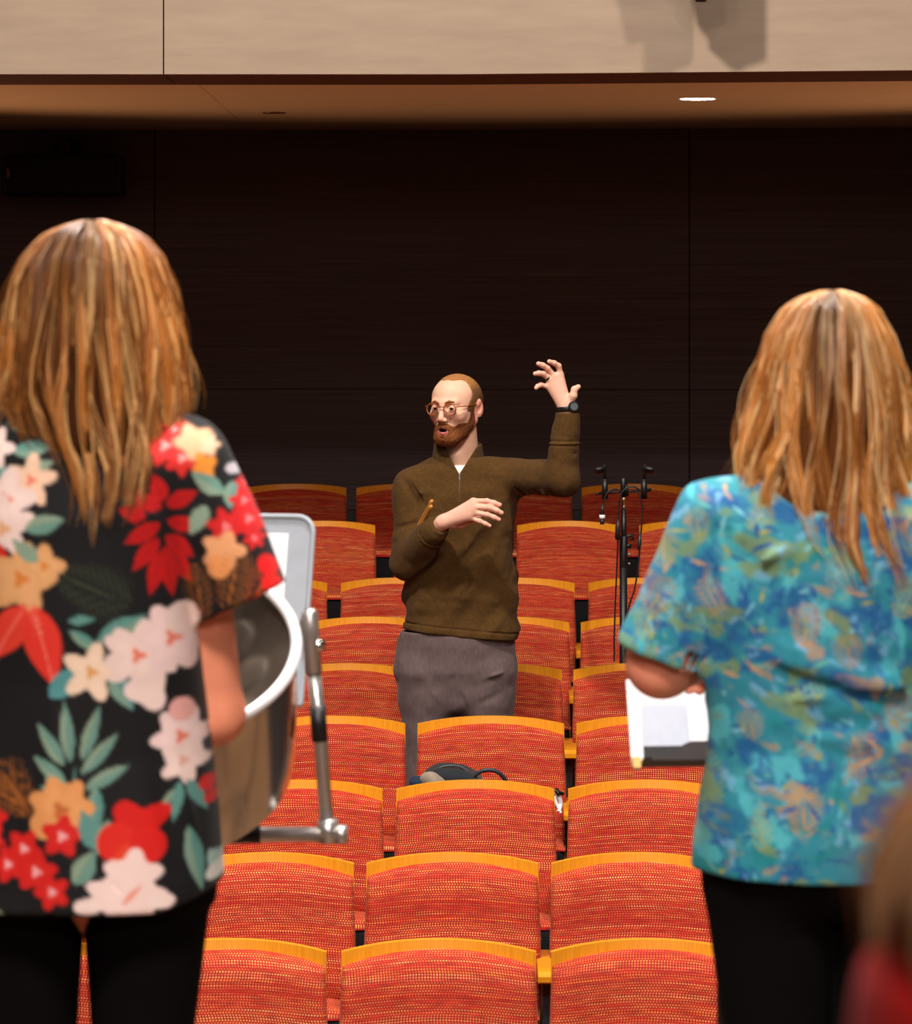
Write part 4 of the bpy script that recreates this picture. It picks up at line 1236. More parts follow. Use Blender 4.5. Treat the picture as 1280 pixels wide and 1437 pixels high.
class Figure:
    def __init__(s, label, D, cx, z0):
        s.D = D; s.S = D / F; s.root = thing('person', label, 'person', (float((cx - 640) * D / F), D, z0)); s.o = A(s.root.location); s.z0 = z0
    def at(s, px, py, dy=0.0): return A(P(px, py, s.D)) + A((0, dy, 0))
    def part(s, name, vq, mat, col, parent=None):
        return mesh_obj(name, vq[0] - s.o, vq[1], mat, parent or s.root, True, None, None, col)

def solid(v, c, var=0.0, f=60): return np.tile(L3(*c), (len(v), 1)) * (1 - var / 2 + var * noise3(v, f, 3))[:, None]

# ------------------------------------------------------------------ woman in the black floral shirt
W1 = Figure('woman with long light brown hair seen from behind in black floral shirt', 4.7, 118, 0)
T1 = [(560, 122, 60, .07, .0), (600, 118, 130, .085, .0), (640, 116, 158, .115, .0), (720, 116, 160, .135, .0), (860, 117, 162, .135, .0), (950, 118, 168, .13, .0), (1050, 119, 176, .135, .0), (1150, 120, 188, .15, .0), (1260, 121, 203, .165, .0)]
a1 = W1.at
S1R, E1R, H1R = a1(252, 652, .0), a1(298, 1008, .05), a1(205, 1066, .27)
S1L, E1L, H1L = a1(-14, 652, .0), a1(-64, 1008, .05), a1(30, 1066, .27)
F1 = [((250, 700, -.12), (268, 870, -.12), 9, -.010), ((262, 690, -.12), (286, 860, -.1), 8, .008), ((225, 760, -.13), (262, 900, -.13), 16, -.007), ((240, 930, -.13), (288, 1150, -.1), 12, .010), ((215, 960, -.13), (262, 1200, -.12), 14, -.009),
      ((300, 700, -.05), (350, 830, -.05), 14, .007), ((280, 760, -.07), (310, 860, -.07), 10, -.007), ((100, 950, -.14), (80, 1230, -.15), 22, .008), ((30, 900, -.14), (20, 1220, -.15), 20, -.006), ((160, 1000, -.14), (180, 1240, -.16), 18, -.006)]
F1w = [(a1(*a), a1(*b), w * W1.S, am) for a, b, w, am in F1]
def shirt1(p):
    d = prof_body(p, T1, 4.7)
    d = smin(d, cone(p, a1(120, 605, .01), S1R, .055, .068), .05); d = smin(d, cone(p, a1(114, 605, .01), S1L, .055, .068), .05)
    sl = cone(p, S1R, a1(344, 862, .0), .076, .074); sr = cone(p, S1L, a1(-112, 862, .0), .076, .074)
    n = a1(340, 852) - S1R; n /= np.linalg.norm(n); n2 = a1(-108, 852) - S1L; n2 /= np.linalg.norm(n2)
    sl = smax(sl, (p - a1(338, 846)) @ n, .004); sr = smax(sr, (p - a1(-106, 846)) @ n2, .004)
    d = smin(smin(d, sl, .012), sr, .012)
    for a, b, w, am in F1w: d = d - ridge(p, a, b, w, am)
    d = d - .010 * (noise3(p * A((1, 1, .5)), 12, 41) - .5)
    d = smax(d, p[:, 2] - a1(0, 578)[2] + .35 * (p[:, 1] - 4.7), .01)
    hem = a1(0, 1258)[2] + 1.0 * (np.clip(np.abs(p[:, 0] - a1(120, 0)[0]) - .12, 0, 1)) ** 1.0 * .35
    d = smax(d, hem - p[:, 2], .006)
    # hollow under the hem and inside the sleeves
    inner = np.maximum(prof_body(p, T1, 4.7) + .008, p[:, 2] - a1(0, 1215)[2])
    tor = prof_body(p, T1, 4.7); si = np.maximum(cone(p, S1R, a1(352, 880, .0), .068, .066), -((p - a1(326, 820)) @ n)); sj = np.maximum(cone(p, S1L, a1(-120, 880, .0), .068, .066), -((p - a1(-94, 820)) @ n2))
    return np.maximum(np.maximum(d, -inner), np.maximum(-np.maximum(si, -tor), -np.maximum(sj, -tor)))
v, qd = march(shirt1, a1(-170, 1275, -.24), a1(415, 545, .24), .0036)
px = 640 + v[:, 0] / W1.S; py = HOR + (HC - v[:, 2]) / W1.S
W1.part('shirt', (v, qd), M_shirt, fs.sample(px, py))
def body1(p):
    d = smin(cone(p, a1(122, 600, .0), a1(126, 500, -.0), .055, .052), ell(p, a1(128, 430, .0), (.080, .098, .115)), .02)
    d = smin(d, ell(p, a1(128, 490, .05), (.055, .06, .06)), .03)
    d = smin(d, ell(p, a1(118, 760, .0), (.13, .09, .2)), .05)
    d = smin(d, cone(p, a1(120, 620, .0), S1R, .05, .05), .04); d = smin(d, cone(p, a1(116, 620, .0), S1L, .05, .05), .04)
    for Sx, Ex, Hx in ((S1R, E1R, H1R), (S1L, E1L, H1L)):
        d = smin(d, chain(p, [Sx, Ex, Hx], [.056, .041, .026], .02), .03)
    d = smin(d, ell(p, a1(118, 1080, .0), (.15, .11, .2)), .05)
    return smin(d, smin(cone(p, a1(190, 1180), (W1.o[0] + .1, 4.7, .09), .08, .04), cone(p, a1(46, 1180), (W1.o[0] - .1, 4.7, .09), .08, .04), .02), .04)
v, qd = march(body1, (W1.o[0] - .34, 4.7 - .2, 0), (W1.o[0] + .34, 4.7 + .5, 1.67), .0075)
# hands holding the beaters, five fingers each
def simple_hand(H, dirx):
    H = A(H); f = A((dirx * .25, 1, -.25)); f /= np.linalg.norm(f); sd = A((1, 0, 0)) * dirx; dn = A((0, 0, -1))
    bs = [H + f * .085 + sd * o for o in (-.028, -.010, .010, .027)]
    fg = [[b, b + f * .028 + dn * .022, b + f * .006 + dn * .045] for b in bs]
    th = [H + f * .03 - sd * .02, H + f * .055 - sd * .035 + dn * .01, H + f * .08 - sd * .03 + dn * .022, H + f * .095 - sd * .015 + dn * .03]
    return bs, fg, th, f
def add_hands(fig, pairs, tone):
    out = []
    for H, E, dx in pairs:
        bs, fg, th, f = simple_hand(H, dx)
        out.append(march(lambda p: hand(p, H, E, bs, fg, th), A(H) - .17, A(H) + .17, .003))
    return out
tone = (250, 154, 118)
parts = [(v, qd)] + add_hands(W1, ((H1R, E1R, 1), (H1L, E1L, -1)), tone)
bv, bq = join_meshes(parts)
W1.part('body', (bv, bq), M_skin, solid(bv, tone, .06))
TR1 = [(1215, 119, 186, .15, 0), (1260, 119, 180, .145, 0), (1300, 119, 174, .14, 0)]
def pants1(p):
    d = np.maximum(prof_body(p, TR1, 4.7), a1(0, 1262)[2] - p[:, 2])
    l = chain(p, [a1(206, 1250, .0), a1(199, 1500, .0), (a1(190, 0)[0], 4.7, .08)], [.092, .068, .05], .03)
    r = chain(p, [a1(30, 1250, .0), a1(38, 1500, .0), (a1(46, 0)[0], 4.7, .08)], [.092, .068, .05], .03)
    d = smin(d, smin(l, r, .004), .02)
    return smax(d, p[:, 2] - a1(0, 1212)[2], .01)
v, qd = march(pants1, (W1.o[0] - .24, 4.5, .02), (W1.o[0] + .24, 4.92, .9), .006)
W1.part('trousers', (v, qd), M_black_cloth, solid(v, (13, 10, 10), .2))
HT1 = [(310, 130, 16, .02), (318, 130, 44, .05), (332, 130, 68, .08), (360, 129, 90, .105), (400, 128, 105, .118), (450, 128, 115, .125), (500, 128, 122, .13), (560, 129, 127, .135), (600, 136, 118, .14), (650, 148, 102, .145), (700, 150, 86, .15), (760, 144, 72, .155), (790, 130, 50, .158)]
def ends1(a):
    b = abs(a)
    return 735 - 40 * b if b < .85 else (640 if b < 1.15 else 585)
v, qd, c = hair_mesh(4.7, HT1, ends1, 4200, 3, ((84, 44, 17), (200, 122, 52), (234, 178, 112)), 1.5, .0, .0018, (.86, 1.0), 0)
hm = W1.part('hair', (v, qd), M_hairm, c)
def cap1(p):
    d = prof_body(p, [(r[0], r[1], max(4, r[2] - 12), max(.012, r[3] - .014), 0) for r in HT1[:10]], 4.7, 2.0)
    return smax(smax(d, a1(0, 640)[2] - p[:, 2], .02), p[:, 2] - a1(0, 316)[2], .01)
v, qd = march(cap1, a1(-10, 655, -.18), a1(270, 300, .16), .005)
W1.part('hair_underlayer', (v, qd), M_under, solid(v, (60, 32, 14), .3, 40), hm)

# ------------------------------------------------------------------ woman in the turquoise batik shirt
W2 = Figure('woman with long blonde hair seen from behind in turquoise batik shirt', 4.9, 1168, 0)
a2 = W2.at
T2 = [(655, 1165, 70, .075, 0), (680, 1165, 150, .09, 0), (720, 1168, 172, .125, 0), (800, 1170, 176, .14, 0), (900, 1170, 178, .14, 0), (960, 1170, 179, .135, 0), (1010, 1170, 176, .135, 0), (1050, 1169, 172, .14, 0), (1110, 1168, 184, .15, 0), (1170, 1168, 191, .16, 0), (1220, 1168, 194, .165, 0)]
S2L, E2L, H2L = a2(1022, 738, .0), a2(930, 932, .02), a2(1040, 950, .32)
S2R, E2R, H2R = a2(1314, 738, .0), a2(1410, 932, .02), a2(1300, 950, .32)
F2 = [((1010, 800, -.13), (1090, 760, -.14), 12, .014), ((1012, 826, -.13), (1100, 790, -.14), 12, -.012), ((1000, 860, -.1), (1000, 960, -.12), 10, -.016), ((1040, 905, -.14), (1300, 965, -.14), 14, .014), ((1060, 930, -.14), (1300, 990, -.14), 11, -.014),
      ((1050, 975, -.14), (1290, 935, -.14), 10, .010), ((1010, 1010, -.14), (1280, 1000, -.14), 12, -.012), ((1020, 995, -.13), (1240, 1030, -.14), 12, .010), ((1040, 1030, -.13), (1060, 970, -.13), 8, -.01), ((1180, 985, -.14), (1290, 1040, -.14), 12, -.012),
      ((940, 740, -.05), (900, 860, -.06), 14, .006), ((1000, 740, -.1), (960, 880, -.08), 12, -.008), ((1100, 1060, -.15), (1120, 1200, -.16), 20, .006), ((1000, 1060, -.13), (1000, 1190, -.14), 14, .006), ((1060, 880, -.14), (1180, 935, -.14), 12, .010), ((1030, 850, -.14), (1120, 880, -.14), 12, -.008)]
F2w = [(a2(*a), a2(*b), w * W2.S, am) for a, b, w, am in F2]
def shirt2(p):
    d = prof_body(p, T2, 4.9)
    d = smin(d, cone(p, a2(1150, 700, .01), S2L, .055, .062), .05); d = smin(d, cone(p, a2(1186, 700, .01), S2R, .055, .062), .05)
    HL, HR_ = a2(936, 912, .01), a2(1404, 912, .01)
    sl = cone(p, S2L, HL, .076, .074); sr = cone(p, S2R, HR_, .076, .074)
    n = HL - S2L; n = n / np.linalg.norm(n); n = A((n[0] * .74, 0, n[2])); n /= np.linalg.norm(n); n2 = n * A((-1, 1, 1))
    sl = smax(sl, (p - a2(928, 926)) @ n, .004); sr = smax(sr, (p - a2(1412, 926)) @ n2, .004)
    d = smin(smin(d, sl, .03), sr, .03)
    for a, b, w, am in F2w: d = d - ridge(p, a, b, w, am)
    d = d - .012 * (noise3(p * A((1, 1, .8)), 12, 43) - .5) - .005 * (noise3(p, 28, 44) - .5)
    d = smax(d, p[:, 2] - a2(0, 668)[2] + .3 * (p[:, 1] - 4.9), .01)
    hem = a2(0, 1218)[2] + .03 * np.clip(np.abs(p[:, 0] - a2(1168, 0)[0]) - .1, 0, 1)
    d = smax(d, hem - p[:, 2], .006)
    inner = np.maximum(prof_body(p, T2, 4.9) + .008, p[:, 2] - a2(0, 1180)[2])
    tor = prof_body(p, T2, 4.9); si = np.maximum(cone(p, S2L, a2(934, 945, .01), .066, .067), -((p - a2(928, 895)) @ n)); sj = np.maximum(cone(p, S2R, a2(1406, 945, .01), .066, .067), -((p - a2(1412, 895)) @ n2))
    return np.maximum(np.maximum(d, -inner), np.maximum(-np.maximum(si, -tor), -np.maximum(sj, -tor)))
v, qd = march(shirt2, a2(845, 1235, -.25), a2(1495, 640, .25), .0036)
px = 640 + v[:, 0] / W2.S; py = HOR + (HC - v[:, 2]) / W2.S
W2.part('shirt', (v, qd), M_shirt, bs_.sample(px, py))
def body2(p):
    d = smin(cone(p, a2(1168, 690, .0), a2(1166, 590, .0), .054, .052), ell(p, a2(1164, 525, .0), (.078, .095, .112)), .02)
    d = smin(d, ell(p, a2(1164, 585, .05), (.055, .06, .06)), .03)
    d = smin(d, ell(p, a2(1168, 820, .0), (.13, .09, .2)), .05)
    d = smin(d, cone(p, a2(1150, 710, .0), S2L, .05, .05), .04); d = smin(d, cone(p, a2(1186, 710, .0), S2R, .05, .05), .04)
    for Sx, Ex, Hx in ((S2L, E2L, H2L), (S2R, E2R, H2R)):
        d = smin(d, chain(p, [Sx, Ex, Hx], [.058, .050, .028], .02), .03)
    d = smin(d, ell(p, a2(1168, 1100, .0), (.15, .11, .2)), .05)
    return smin(d, smin(cone(p, a2(1250, 1180), (W2.o[0] + .1, 4.9, .09), .08, .04), cone(p, a2(1086, 1180), (W2.o[0] - .1, 4.9, .09), .08, .04), .02), .04)
v, qd = march(body2, (W2.o[0] - .36, 4.7, 0), (W2.o[0] + .36, 5.36, 1.6), .0075)
tone = (252, 158, 126)
bv, bq = join_meshes([(v, qd)] + add_hands(W2, ((H2L, E2L, -1), (H2R, E2R, 1)), tone))
W2.part('body', (bv, bq), M_skin, solid(bv, tone, .06))
TR2 = [(1175, 1168, 182, .15, 0), (1215, 1168, 184, .15, 0), (1260, 1168, 178, .15, 0)]
def pants2(p):
    d = np.maximum(prof_body(p, TR2, 4.9), a2(0, 1330)[2] - p[:, 2]); d = smax(d, a2(0, 1290)[2] - p[:, 2], .12)
    l = chain(p, [a2(1080, 1250, .0), a2(1094, 1500, .0), (a2(1100, 0)[0], 4.9, .08)], [.096, .075, .055], .03)
    r = chain(p, [a2(1256, 1250, .0), a2(1242, 1500, .0), (a2(1236, 0)[0], 4.9, .08)], [.096, .075, .055], .03)
    d = smin(d, smin(l, r, .01), .03)
    return smax(d, p[:, 2] - a2(0, 1178)[2], .01)
v, qd = march(pants2, (W2.o[0] - .26, 4.7, .02), (W2.o[0] + .26, 5.12, .9), .006)
W2.part('trousers', (v, qd), M_black_cloth, solid(v, (13, 10, 10), .2))
HT2 = [(408, 1166, 14, .02), (416, 1166, 40, .05), (432, 1165, 62, .08), (470, 1163, 82, .105), (520, 1162, 94, .118), (580, 1163, 105, .125), (640, 1160, 118, .13), (700, 1162, 130, .14), (750, 1172, 118, .15), (800, 1200, 86, .155), (830, 1205, 78, .158)]
def ends2(a):
    if a < -1.25: return 700
    if a < -.55: return 735
    if a < -.2: return 775
    if a < 1.0: return 822
    return 770
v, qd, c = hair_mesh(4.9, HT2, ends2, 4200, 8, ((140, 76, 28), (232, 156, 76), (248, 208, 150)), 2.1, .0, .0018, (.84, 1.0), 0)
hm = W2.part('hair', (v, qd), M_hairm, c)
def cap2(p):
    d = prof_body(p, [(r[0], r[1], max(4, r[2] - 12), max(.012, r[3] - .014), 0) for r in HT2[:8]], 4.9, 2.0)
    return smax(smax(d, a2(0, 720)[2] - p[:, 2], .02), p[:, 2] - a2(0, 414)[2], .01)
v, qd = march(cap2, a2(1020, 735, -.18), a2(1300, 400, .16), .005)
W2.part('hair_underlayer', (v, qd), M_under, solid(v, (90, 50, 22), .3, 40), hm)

# ------------------------------------------------------------------ the neighbour just entering the frame, close to the lens
W3 = Figure('blurred brown-haired person in red, close by at the lower right corner', 1.25, 1880, 0)
a3 = W3.at
T3 = [(1290, 1880, 240, .06, 0), (1318, 1872, 610, .085, 0), (1344, 1872, 656, .10, 0), (1600, 1870, 668, .115, 0), (2400, 1870, 600, .12, 0), (2900, 1870, 660, .13, 0)]
def shirt3(p):
    d = prof_body(p, T3, 1.25, 2.6)
    d = smax(d, p[:, 2] - a3(0, 1310)[2], .02)
    for sx in (1428, 2320):
        d = smin(d, cone(p, a3(sx, 1500), (a3(sx, 0)[0], 1.27, 1.02), .048, .048), .03)
    return smax(d, .72 - p[:, 2], .01)
v, qd = march(shirt3, (W3.o[0] - .28, 1.05, .70), (W3.o[0] + .28, 1.45, 1.36), .007)
W3.part('shirt', (v, qd), M_cloth, solid(v, (236, 18, 10), .1))
def body3(p):
    d = smin(cone(p, a3(1880, 1360), a3(1880, 1000), .05, .048), ell(p, (W3.o[0], 1.25, 1.50), (.078, .095, .115)), .03)
    d = smin(d, ell(p, (W3.o[0], 1.25, 1.1), (.11, .07, .2)), .05)
    for sx, s in ((1300, -1), (2440, 1)):
        x = a3(sx + (45 if sx < 1880 else -40), 0)[0]
        d = smin(d, chain(p, [(x, 1.26, 1.26), (x, 1.29, .99), (x - s * .03, 1.5, 1.02)], [.04, .036, .026], .02), .03)
    d = smin(d, ell(p, (W3.o[0], 1.25, .8), (.13, .1, .16)), .05)
    return smin(d, smin(cone(p, (W3.o[0] + .08, 1.25, .75), (W3.o[0] + .09, 1.25, .08), .07, .04), cone(p, (W3.o[0] - .08, 1.25, .75), (W3.o[0] - .09, 1.25, .08), .07, .04), .02), .04)
v, qd = march(body3, (W3.o[0] - .26, 1.05, 0), (W3.o[0] + .26, 1.6, 1.66), .009)
hl3 = [((a3(1345, 0)[0] + .03, 1.5, 1.02), (a3(1345, 0)[0], 1.29, .99), -1), ((a3(2400, 0)[0] - .03, 1.5, 1.02), (a3(2400, 0)[0], 1.29, .99), 1)]
bv, bq = join_meshes([(v, qd)] + add_hands(W3, hl3, tone))
W3.part('body', (bv, bq), M_skin, solid(bv, (224, 160, 130), .05))
def pants3(p):
    d = np.maximum(ell(p, (W3.o[0], 1.25, .82), (.175, .13, .17)), p[:, 2] - .86)
    for s in (-1, 1): d = smin(d, chain(p, [(W3.o[0] + s * .09, 1.25, .76), (W3.o[0] + s * .09, 1.25, .45), (W3.o[0] + s * .09, 1.25, .07)], [.088, .068, .05], .03), .02)
    return d
v, qd = march(pants3, (W3.o[0] - .2, 1.08, .01), (W3.o[0] + .2, 1.42, .9), .009)
W3.part('trousers', (v, qd), M_cloth, solid(v, (22, 18, 18), .2))
HT3 = [(60, 1880, 60, .02), (110, 1880, 230, .07), (250, 1880, 330, .115), (600, 1870, 380, .13), (900, 1850, 430, .135), (1060, 1830, 480, .14), (1130, 1800, 530, .145), (1230, 1780, 566, .145), (1340, 1780, 560, .145), (1390, 1790, 520, .15), (1520, 1790, 480, .15)]
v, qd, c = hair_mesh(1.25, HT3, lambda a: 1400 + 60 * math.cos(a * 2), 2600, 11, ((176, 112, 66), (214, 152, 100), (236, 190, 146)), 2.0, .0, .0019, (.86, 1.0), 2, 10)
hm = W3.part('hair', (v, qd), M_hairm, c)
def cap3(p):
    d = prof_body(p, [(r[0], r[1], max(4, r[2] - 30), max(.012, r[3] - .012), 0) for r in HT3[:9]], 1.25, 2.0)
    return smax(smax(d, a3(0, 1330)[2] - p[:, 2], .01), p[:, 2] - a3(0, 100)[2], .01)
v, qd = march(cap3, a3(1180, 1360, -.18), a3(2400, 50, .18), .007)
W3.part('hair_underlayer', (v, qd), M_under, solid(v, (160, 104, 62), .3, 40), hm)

# ================================================================== steel pan of the left player, with its stand
M_chrome = grain_mat('chrome', srgb(214, 210, 206), srgb(232, 230, 226), .16, (1, 1, 1), 10, 0, 1.0)
M_rim = plain('bright_rim', srgb(244, 244, 244), .3, .25, .5)
M_steel = plain('stand_steel', srgb(196, 190, 186), .3, .85)
DP = 5.32
pc = P(166, 905, DP)
pan = thing('steel_pan', 'chrome steel pan with bright rim beside the woman in black floral shirt', 'steel pan', pc)
tl = math.radians(28)
nrm = Vector((0.02, -math.sin(tl), math.cos(tl))).normalized()
MP = nrm.to_track_quat('Z', 'Y').to_matrix().to_4x4()
RP = .286
b = MB(); prof = []
for k in range(17):
    a = 2 * math.pi * k / 16
    prof.append((RP + .0095 * math.cos(a), .0095 * math.sin(a)))
b.lathe(prof, 96, MP); b.build('rim', M_rim, pan, True)
b = MB(); b.lathe([(RP, 0), (RP + .001, -.06), (RP + .001, -.12), (RP - .001, -.19), (RP - .006, -.235), (RP - .008, -.235), (RP - .004, -.19), (RP - .003, -.06), (RP - .002, 0)], 96, MP)
autosmooth(b.build('skirt', M_chrome, pan), 40)
# bowl with its oval notes hammered into it
b = MB(); notes = [(0.0 + 2 * math.pi * k / 12, .205, .050, .040) for k in range(12)] + [(2 * math.pi * (k + .5) / 8, .110, .034, .028) for k in range(8)] + [(2 * math.pi * k / 4, .035, .02, .018) for k in range(4)]
nr, na = 40, 120
V = []; Fc = []
for i in range(nr + 1):
    r = RP * i / nr
    for k in range(na):
        a = 2 * math.pi * k / na
        z = -.135 * (1 - (r / RP) ** 2)
        for an, rn, wa, wr in notes:
            da = (a - an + math.pi) % (2 * math.pi) - math.pi
            e = (r * da / wa) ** 2 + ((r - rn) / wr) ** 2
            if e < 1.3: z += .006 * max(0, 1 - e) - .0022 * math.exp(-((e - 1.05) / .18) ** 2)
        V.append(MP @ Vector((max(r, 1e-4) * math.cos(a), max(r, 1e-4) * math.sin(a), z)))
for i in range(nr):
    for k in range(na):
        Fc.append((i * na + k, i * na + (k + 1) % na, (i + 1) * na + (k + 1) % na, (i + 1) * na + k))
mesh_obj('bowl', V, np.array(Fc), grain_mat('hammered_bowl', srgb(168, 150, 134), srgb(196, 180, 164), .3, (1, 1, 1), 14, 0, 1.0), pan, True)

st = thing('pan_stand', 'steel upright and crossbar stand right of the steel pan', 'stand', (P(150, 0, 5.45).x, 5.45, 0))
so = Vector(st.location)
def Q5(px, py, d=5.45): return P(px, py, d) - so
for sx in (1, -1):
    def X(px): return px if sx > 0 else 300 - px
    b = MB(); b.tube([Q5(X(460), 1176), Q5(X(448), 1010), Q5(X(440), 940)], [.0115, .0115, .0115], 14); b.tube([Q5(X(440), 945), Q5(X(434), 862), Q5(X(432), 856)], [.0145, .0145, .011], 14)
    up = b.build('upright', M_steel, st, True)
    b = MB(); b.tube([Q5(X(449), 1040), Q5(X(445.5), 990)], .0135, 14); b.build('black_collar', M_black, up, True)
    b = MB(); b.tube([Q5(X(434), 858), Q5(X(428), 862), Q5(X(421), 885), Q5(X(414), 915)], .006, 10); b.tube([Q5(X(446), 905), Q5(X(428), 905)], .005, 8)
    b.tube([Q5(X(447), 898), Q5(X(447), 912)], .012, 12); b.build('hook', M_chrome, st, True)
b = MB(); b.tube([Q5(487, 1171), Q5(-187, 1171)], .0125, 16); cb = b.build('crossbar', M_steel, st, True)
b = MB(); b.tube([Q5(366, 1171), Q5(300, 1171)], .0150, 16); b.build('black_sleeve', M_black, cb, True)
b = MB(); b.tube([Q5(460, 1150), Q5(461, 1182)], .017, 14); b.tube([Q5(488, 1171), Q5(470, 1171)], .0155, 14); b.build('clamp', M_steel, cb, True)
b = MB(); b.tube([Q5(150, 1171), Vector((0, 0, .25))], .016, 16); b.build('column', M_steel, st, True)
for k in range(3):
    a = 2.1 * k + .5
    b = MB(); b.tube([Vector((0, 0, .28)), Vector((.36 * math.cos(a), .36 * math.sin(a), .012))], .011, 10); b.build('leg', M_steel, st, True)

# music stand and sheet behind the pan
def music_stand(name, label, c, rz, tiltd, w, h, mat, zdesk):
    t = thing(name, label, 'music stand', (c.x, c.y, 0))
    Mt = Matrix.Translation((0, 0, zdesk)) @ Matrix.Rotation(rz, 4, 'Z') @ Matrix.Rotation(-tiltd, 4, 'X')
    b = MB(); bev = .03
    pts = []
    for cx, cz, a0 in ((w / 2 - bev, h - bev, 0), (-w / 2 + bev, h - bev, 90), (-w / 2 + .006, .006, 180), (w / 2 - .006, .006, 270)):
        r = bev if cz > .1 else .006
        for k in range(7):
            a = math.radians(a0 + 15 * k); pts.append((cx + r * math.cos(a), cz + r * math.sin(a)))
    n = len(pts)
    v = [Mt @ Vector((x, -.002, z)) for x, z in pts] + [Mt @ Vector((x, .004, z)) for x, z in pts]
    b.add(v, [tuple(range(n - 1, -1, -1)), tuple(range(n, 2 * n))] + [(i, (i + 1) % n, (i + 1) % n + n, i + n) for i in range(n)])
    b.build('desk', mat, t)
    b = MB(); b.tube([Mt @ Vector((x, -.003, z)) for x, z in pts + pts[:1]], .0045, 8, False); b.build('rolled_edge', mat, t, True)
    b = MB(); b.box(-w / 2, w / 2, -.055, 0, -.004, .0, 0, Mt.to_3x3(), Mt.translation); b.box(-w / 2, w / 2, -.058, -.054, -.004, .016, 0, Mt.to_3x3(), Mt.translation); b.build('ledge', mat, t)
    b = MB(); b.tube([(0, .03, zdesk + .10), (0, .03, .2)], .011, 12); b.tube([(0, .03, .62), (0, .03, .2)], .0145, 12); b.build('shaft', M_black, t, True)
    for k in range(3):
        a = 2.094 * k + .4
        b = MB(); b.tube([(0, .03, .24), (.18 * math.cos(a), .03 + .18 * math.sin(a), .13), (.3 * math.cos(a), .03 + .3 * math.sin(a), .01)], .008, 8); b.build('leg', M_black, t, True)
    return t, Mt
def sheet(name, label, base, Mt, x0, x1, z0, z1, y, curl, col, group=None, cat='sheet music', marks=0):
    b = MB()
    def fn(s_, t_, o=0): return Mt @ Vector((x0 + (x1 - x0) * s_, y - curl * math.sin(math.pi * s_) * (.4 + .6 * t_) + o, z0 + (z1 - z0) * t_))
    b.grid(lambda a, c: fn(a, c), 12, 12); b.grid(lambda a, c: fn(a, c, .0012), 12, 12, True)
    o = b.build(name, col, None, True, loc=base.location)
    return tag(o, label, cat, group)
M_grey = plain('grey_desk', srgb(158, 162, 168), .45)
c5 = P(236, 0, 5.95)
mt, Mt = music_stand('music_stand', 'grey music stand behind the steel pan on the left', c5, math.radians(-14), math.radians(14), .50, .34, M_grey, 1.178 - .33)
M_paper = plain('white_paper', srgb(246, 246, 248), .7)
sheet('sheet_music', 'white sheet of music on the grey stand behind the steel pan', mt, Mt, -.18, .205, .004, .308, -.008, .004, M_paper)
# the stand in front of the woman in turquoise
c6 = P(1020, 0, 5.6)
zt = P(0, 1072, 5.6).z
mt2, Mt2 = music_stand('music_stand', 'low black music stand holding white pages by the turquoise shirt', c6, math.radians(6), math.radians(24), .30, .11, M_black, zt)
S6 = 5.6 / F
sheet('sheet_music', 'large white page behind the turquoise shirt, under the bare elbow', mt2, Mt2, (884 - 1020) * S6, .15, -.002, .148, -.008, .002, M_paper, 'white pages on the black music stand')
sheet('sheet_music', 'small pale grey page lying over the large white page', mt2, Mt2, (901 - 1020) * S6, (968 - 1020) * S6, .006, .100, -.018, .002, plain('pale_page', srgb(196, 200, 212), .6), 'white pages on the black music stand')
b = MB(); pts = []
for px, z in ((905, -.010), (905, -.002), (938, -.002), (944, .004), (950, .016), (962, .022), (1100, .022), (1100, -.012)): pts.append(((px - 1020) * S6, z))
n = len(pts)
v = [Mt2 @ Vector((x, -.064, z)) for x, z in pts] + [Mt2 @ Vector((x, -.058, z)) for x, z in pts]
b.add(v, [tuple(range(n)), tuple(range(2 * n - 1, n - 1, -1))] + [(i, i + n, (i + 1) % n + n, (i + 1) % n) for i in range(n)])
b.build('page_stop', plain('brown_black', srgb(38, 26, 22), .6), mt2)
b = MB(); b.box((884 - 1020) * S6, (896 - 1020) * S6, -.022, -.010, -.012, .010, .002, Mt2.to_3x3(), Mt2.translation); b.build('corner_clip', plain('brass', srgb(222, 180, 110), .4, .4), mt2)

# ------------------------------------------------------------------ microphone stand among the seats
DMI = 13.28
mi = thing('microphone_stand', 'black microphone stand with a twin bar and two empty clips', 'microphone stand', (P(875, 0, DMI).x, DMI, FLOORZ[5]))
mo = Vector(mi.location)
def QM(px, py, dy=0): return P(px, py, DMI + dy) - mo
b = MB(); b.tube([QM(875.5, 714), QM(875.5, 775)], .0105, 16); b.tube([QM(875, 690), QM(875, 716)], .006, 12); b.build('inner_tube', M_black, mi, True)
b = MB(); b.tube([QM(875.5, 698), QM(875.5, 702), QM(875.5, 703), QM(875.5, 711), QM(875.5, 713)], [.0085, .0085, .0065, .0065, .0095], 14); b.build('threaded_adapter', plain('brass_steel', srgb(206, 176, 130), .3, .9), mi, True)
b = MB(); b.tube([QM(875, 796), QM(875, 1100)], .0155, 18); b.tube([QM(875, 1100), Vector((0, 0, .12))], .0155, 18); b.build('outer_tube', M_black, mi, True)
b = MB(); b.tube([QM(875.5, 752), QM(875.5, 753), QM(875, 795), QM(875, 798)], [.014, .0165, .0165, .014], 18); b.tube([QM(876, 754), QM(886, 751), QM(889, 757), QM(884, 757)], [.006, .008, .006, .004], 8)
b.tube([QM(878, 765), QM(886, 767)], .009, 10); cl = b.build('height_clutch', M_black, mi, True)
b = MB(); b.tube([QM(882, 778, -.01), QM(884.5, 778, -.012)], .0055, 10); b.tube([QM(882, 791, -.01), QM(884.5, 791, -.012)], .0045, 10); b.build('clutch_bolt', M_steel, cl, True)
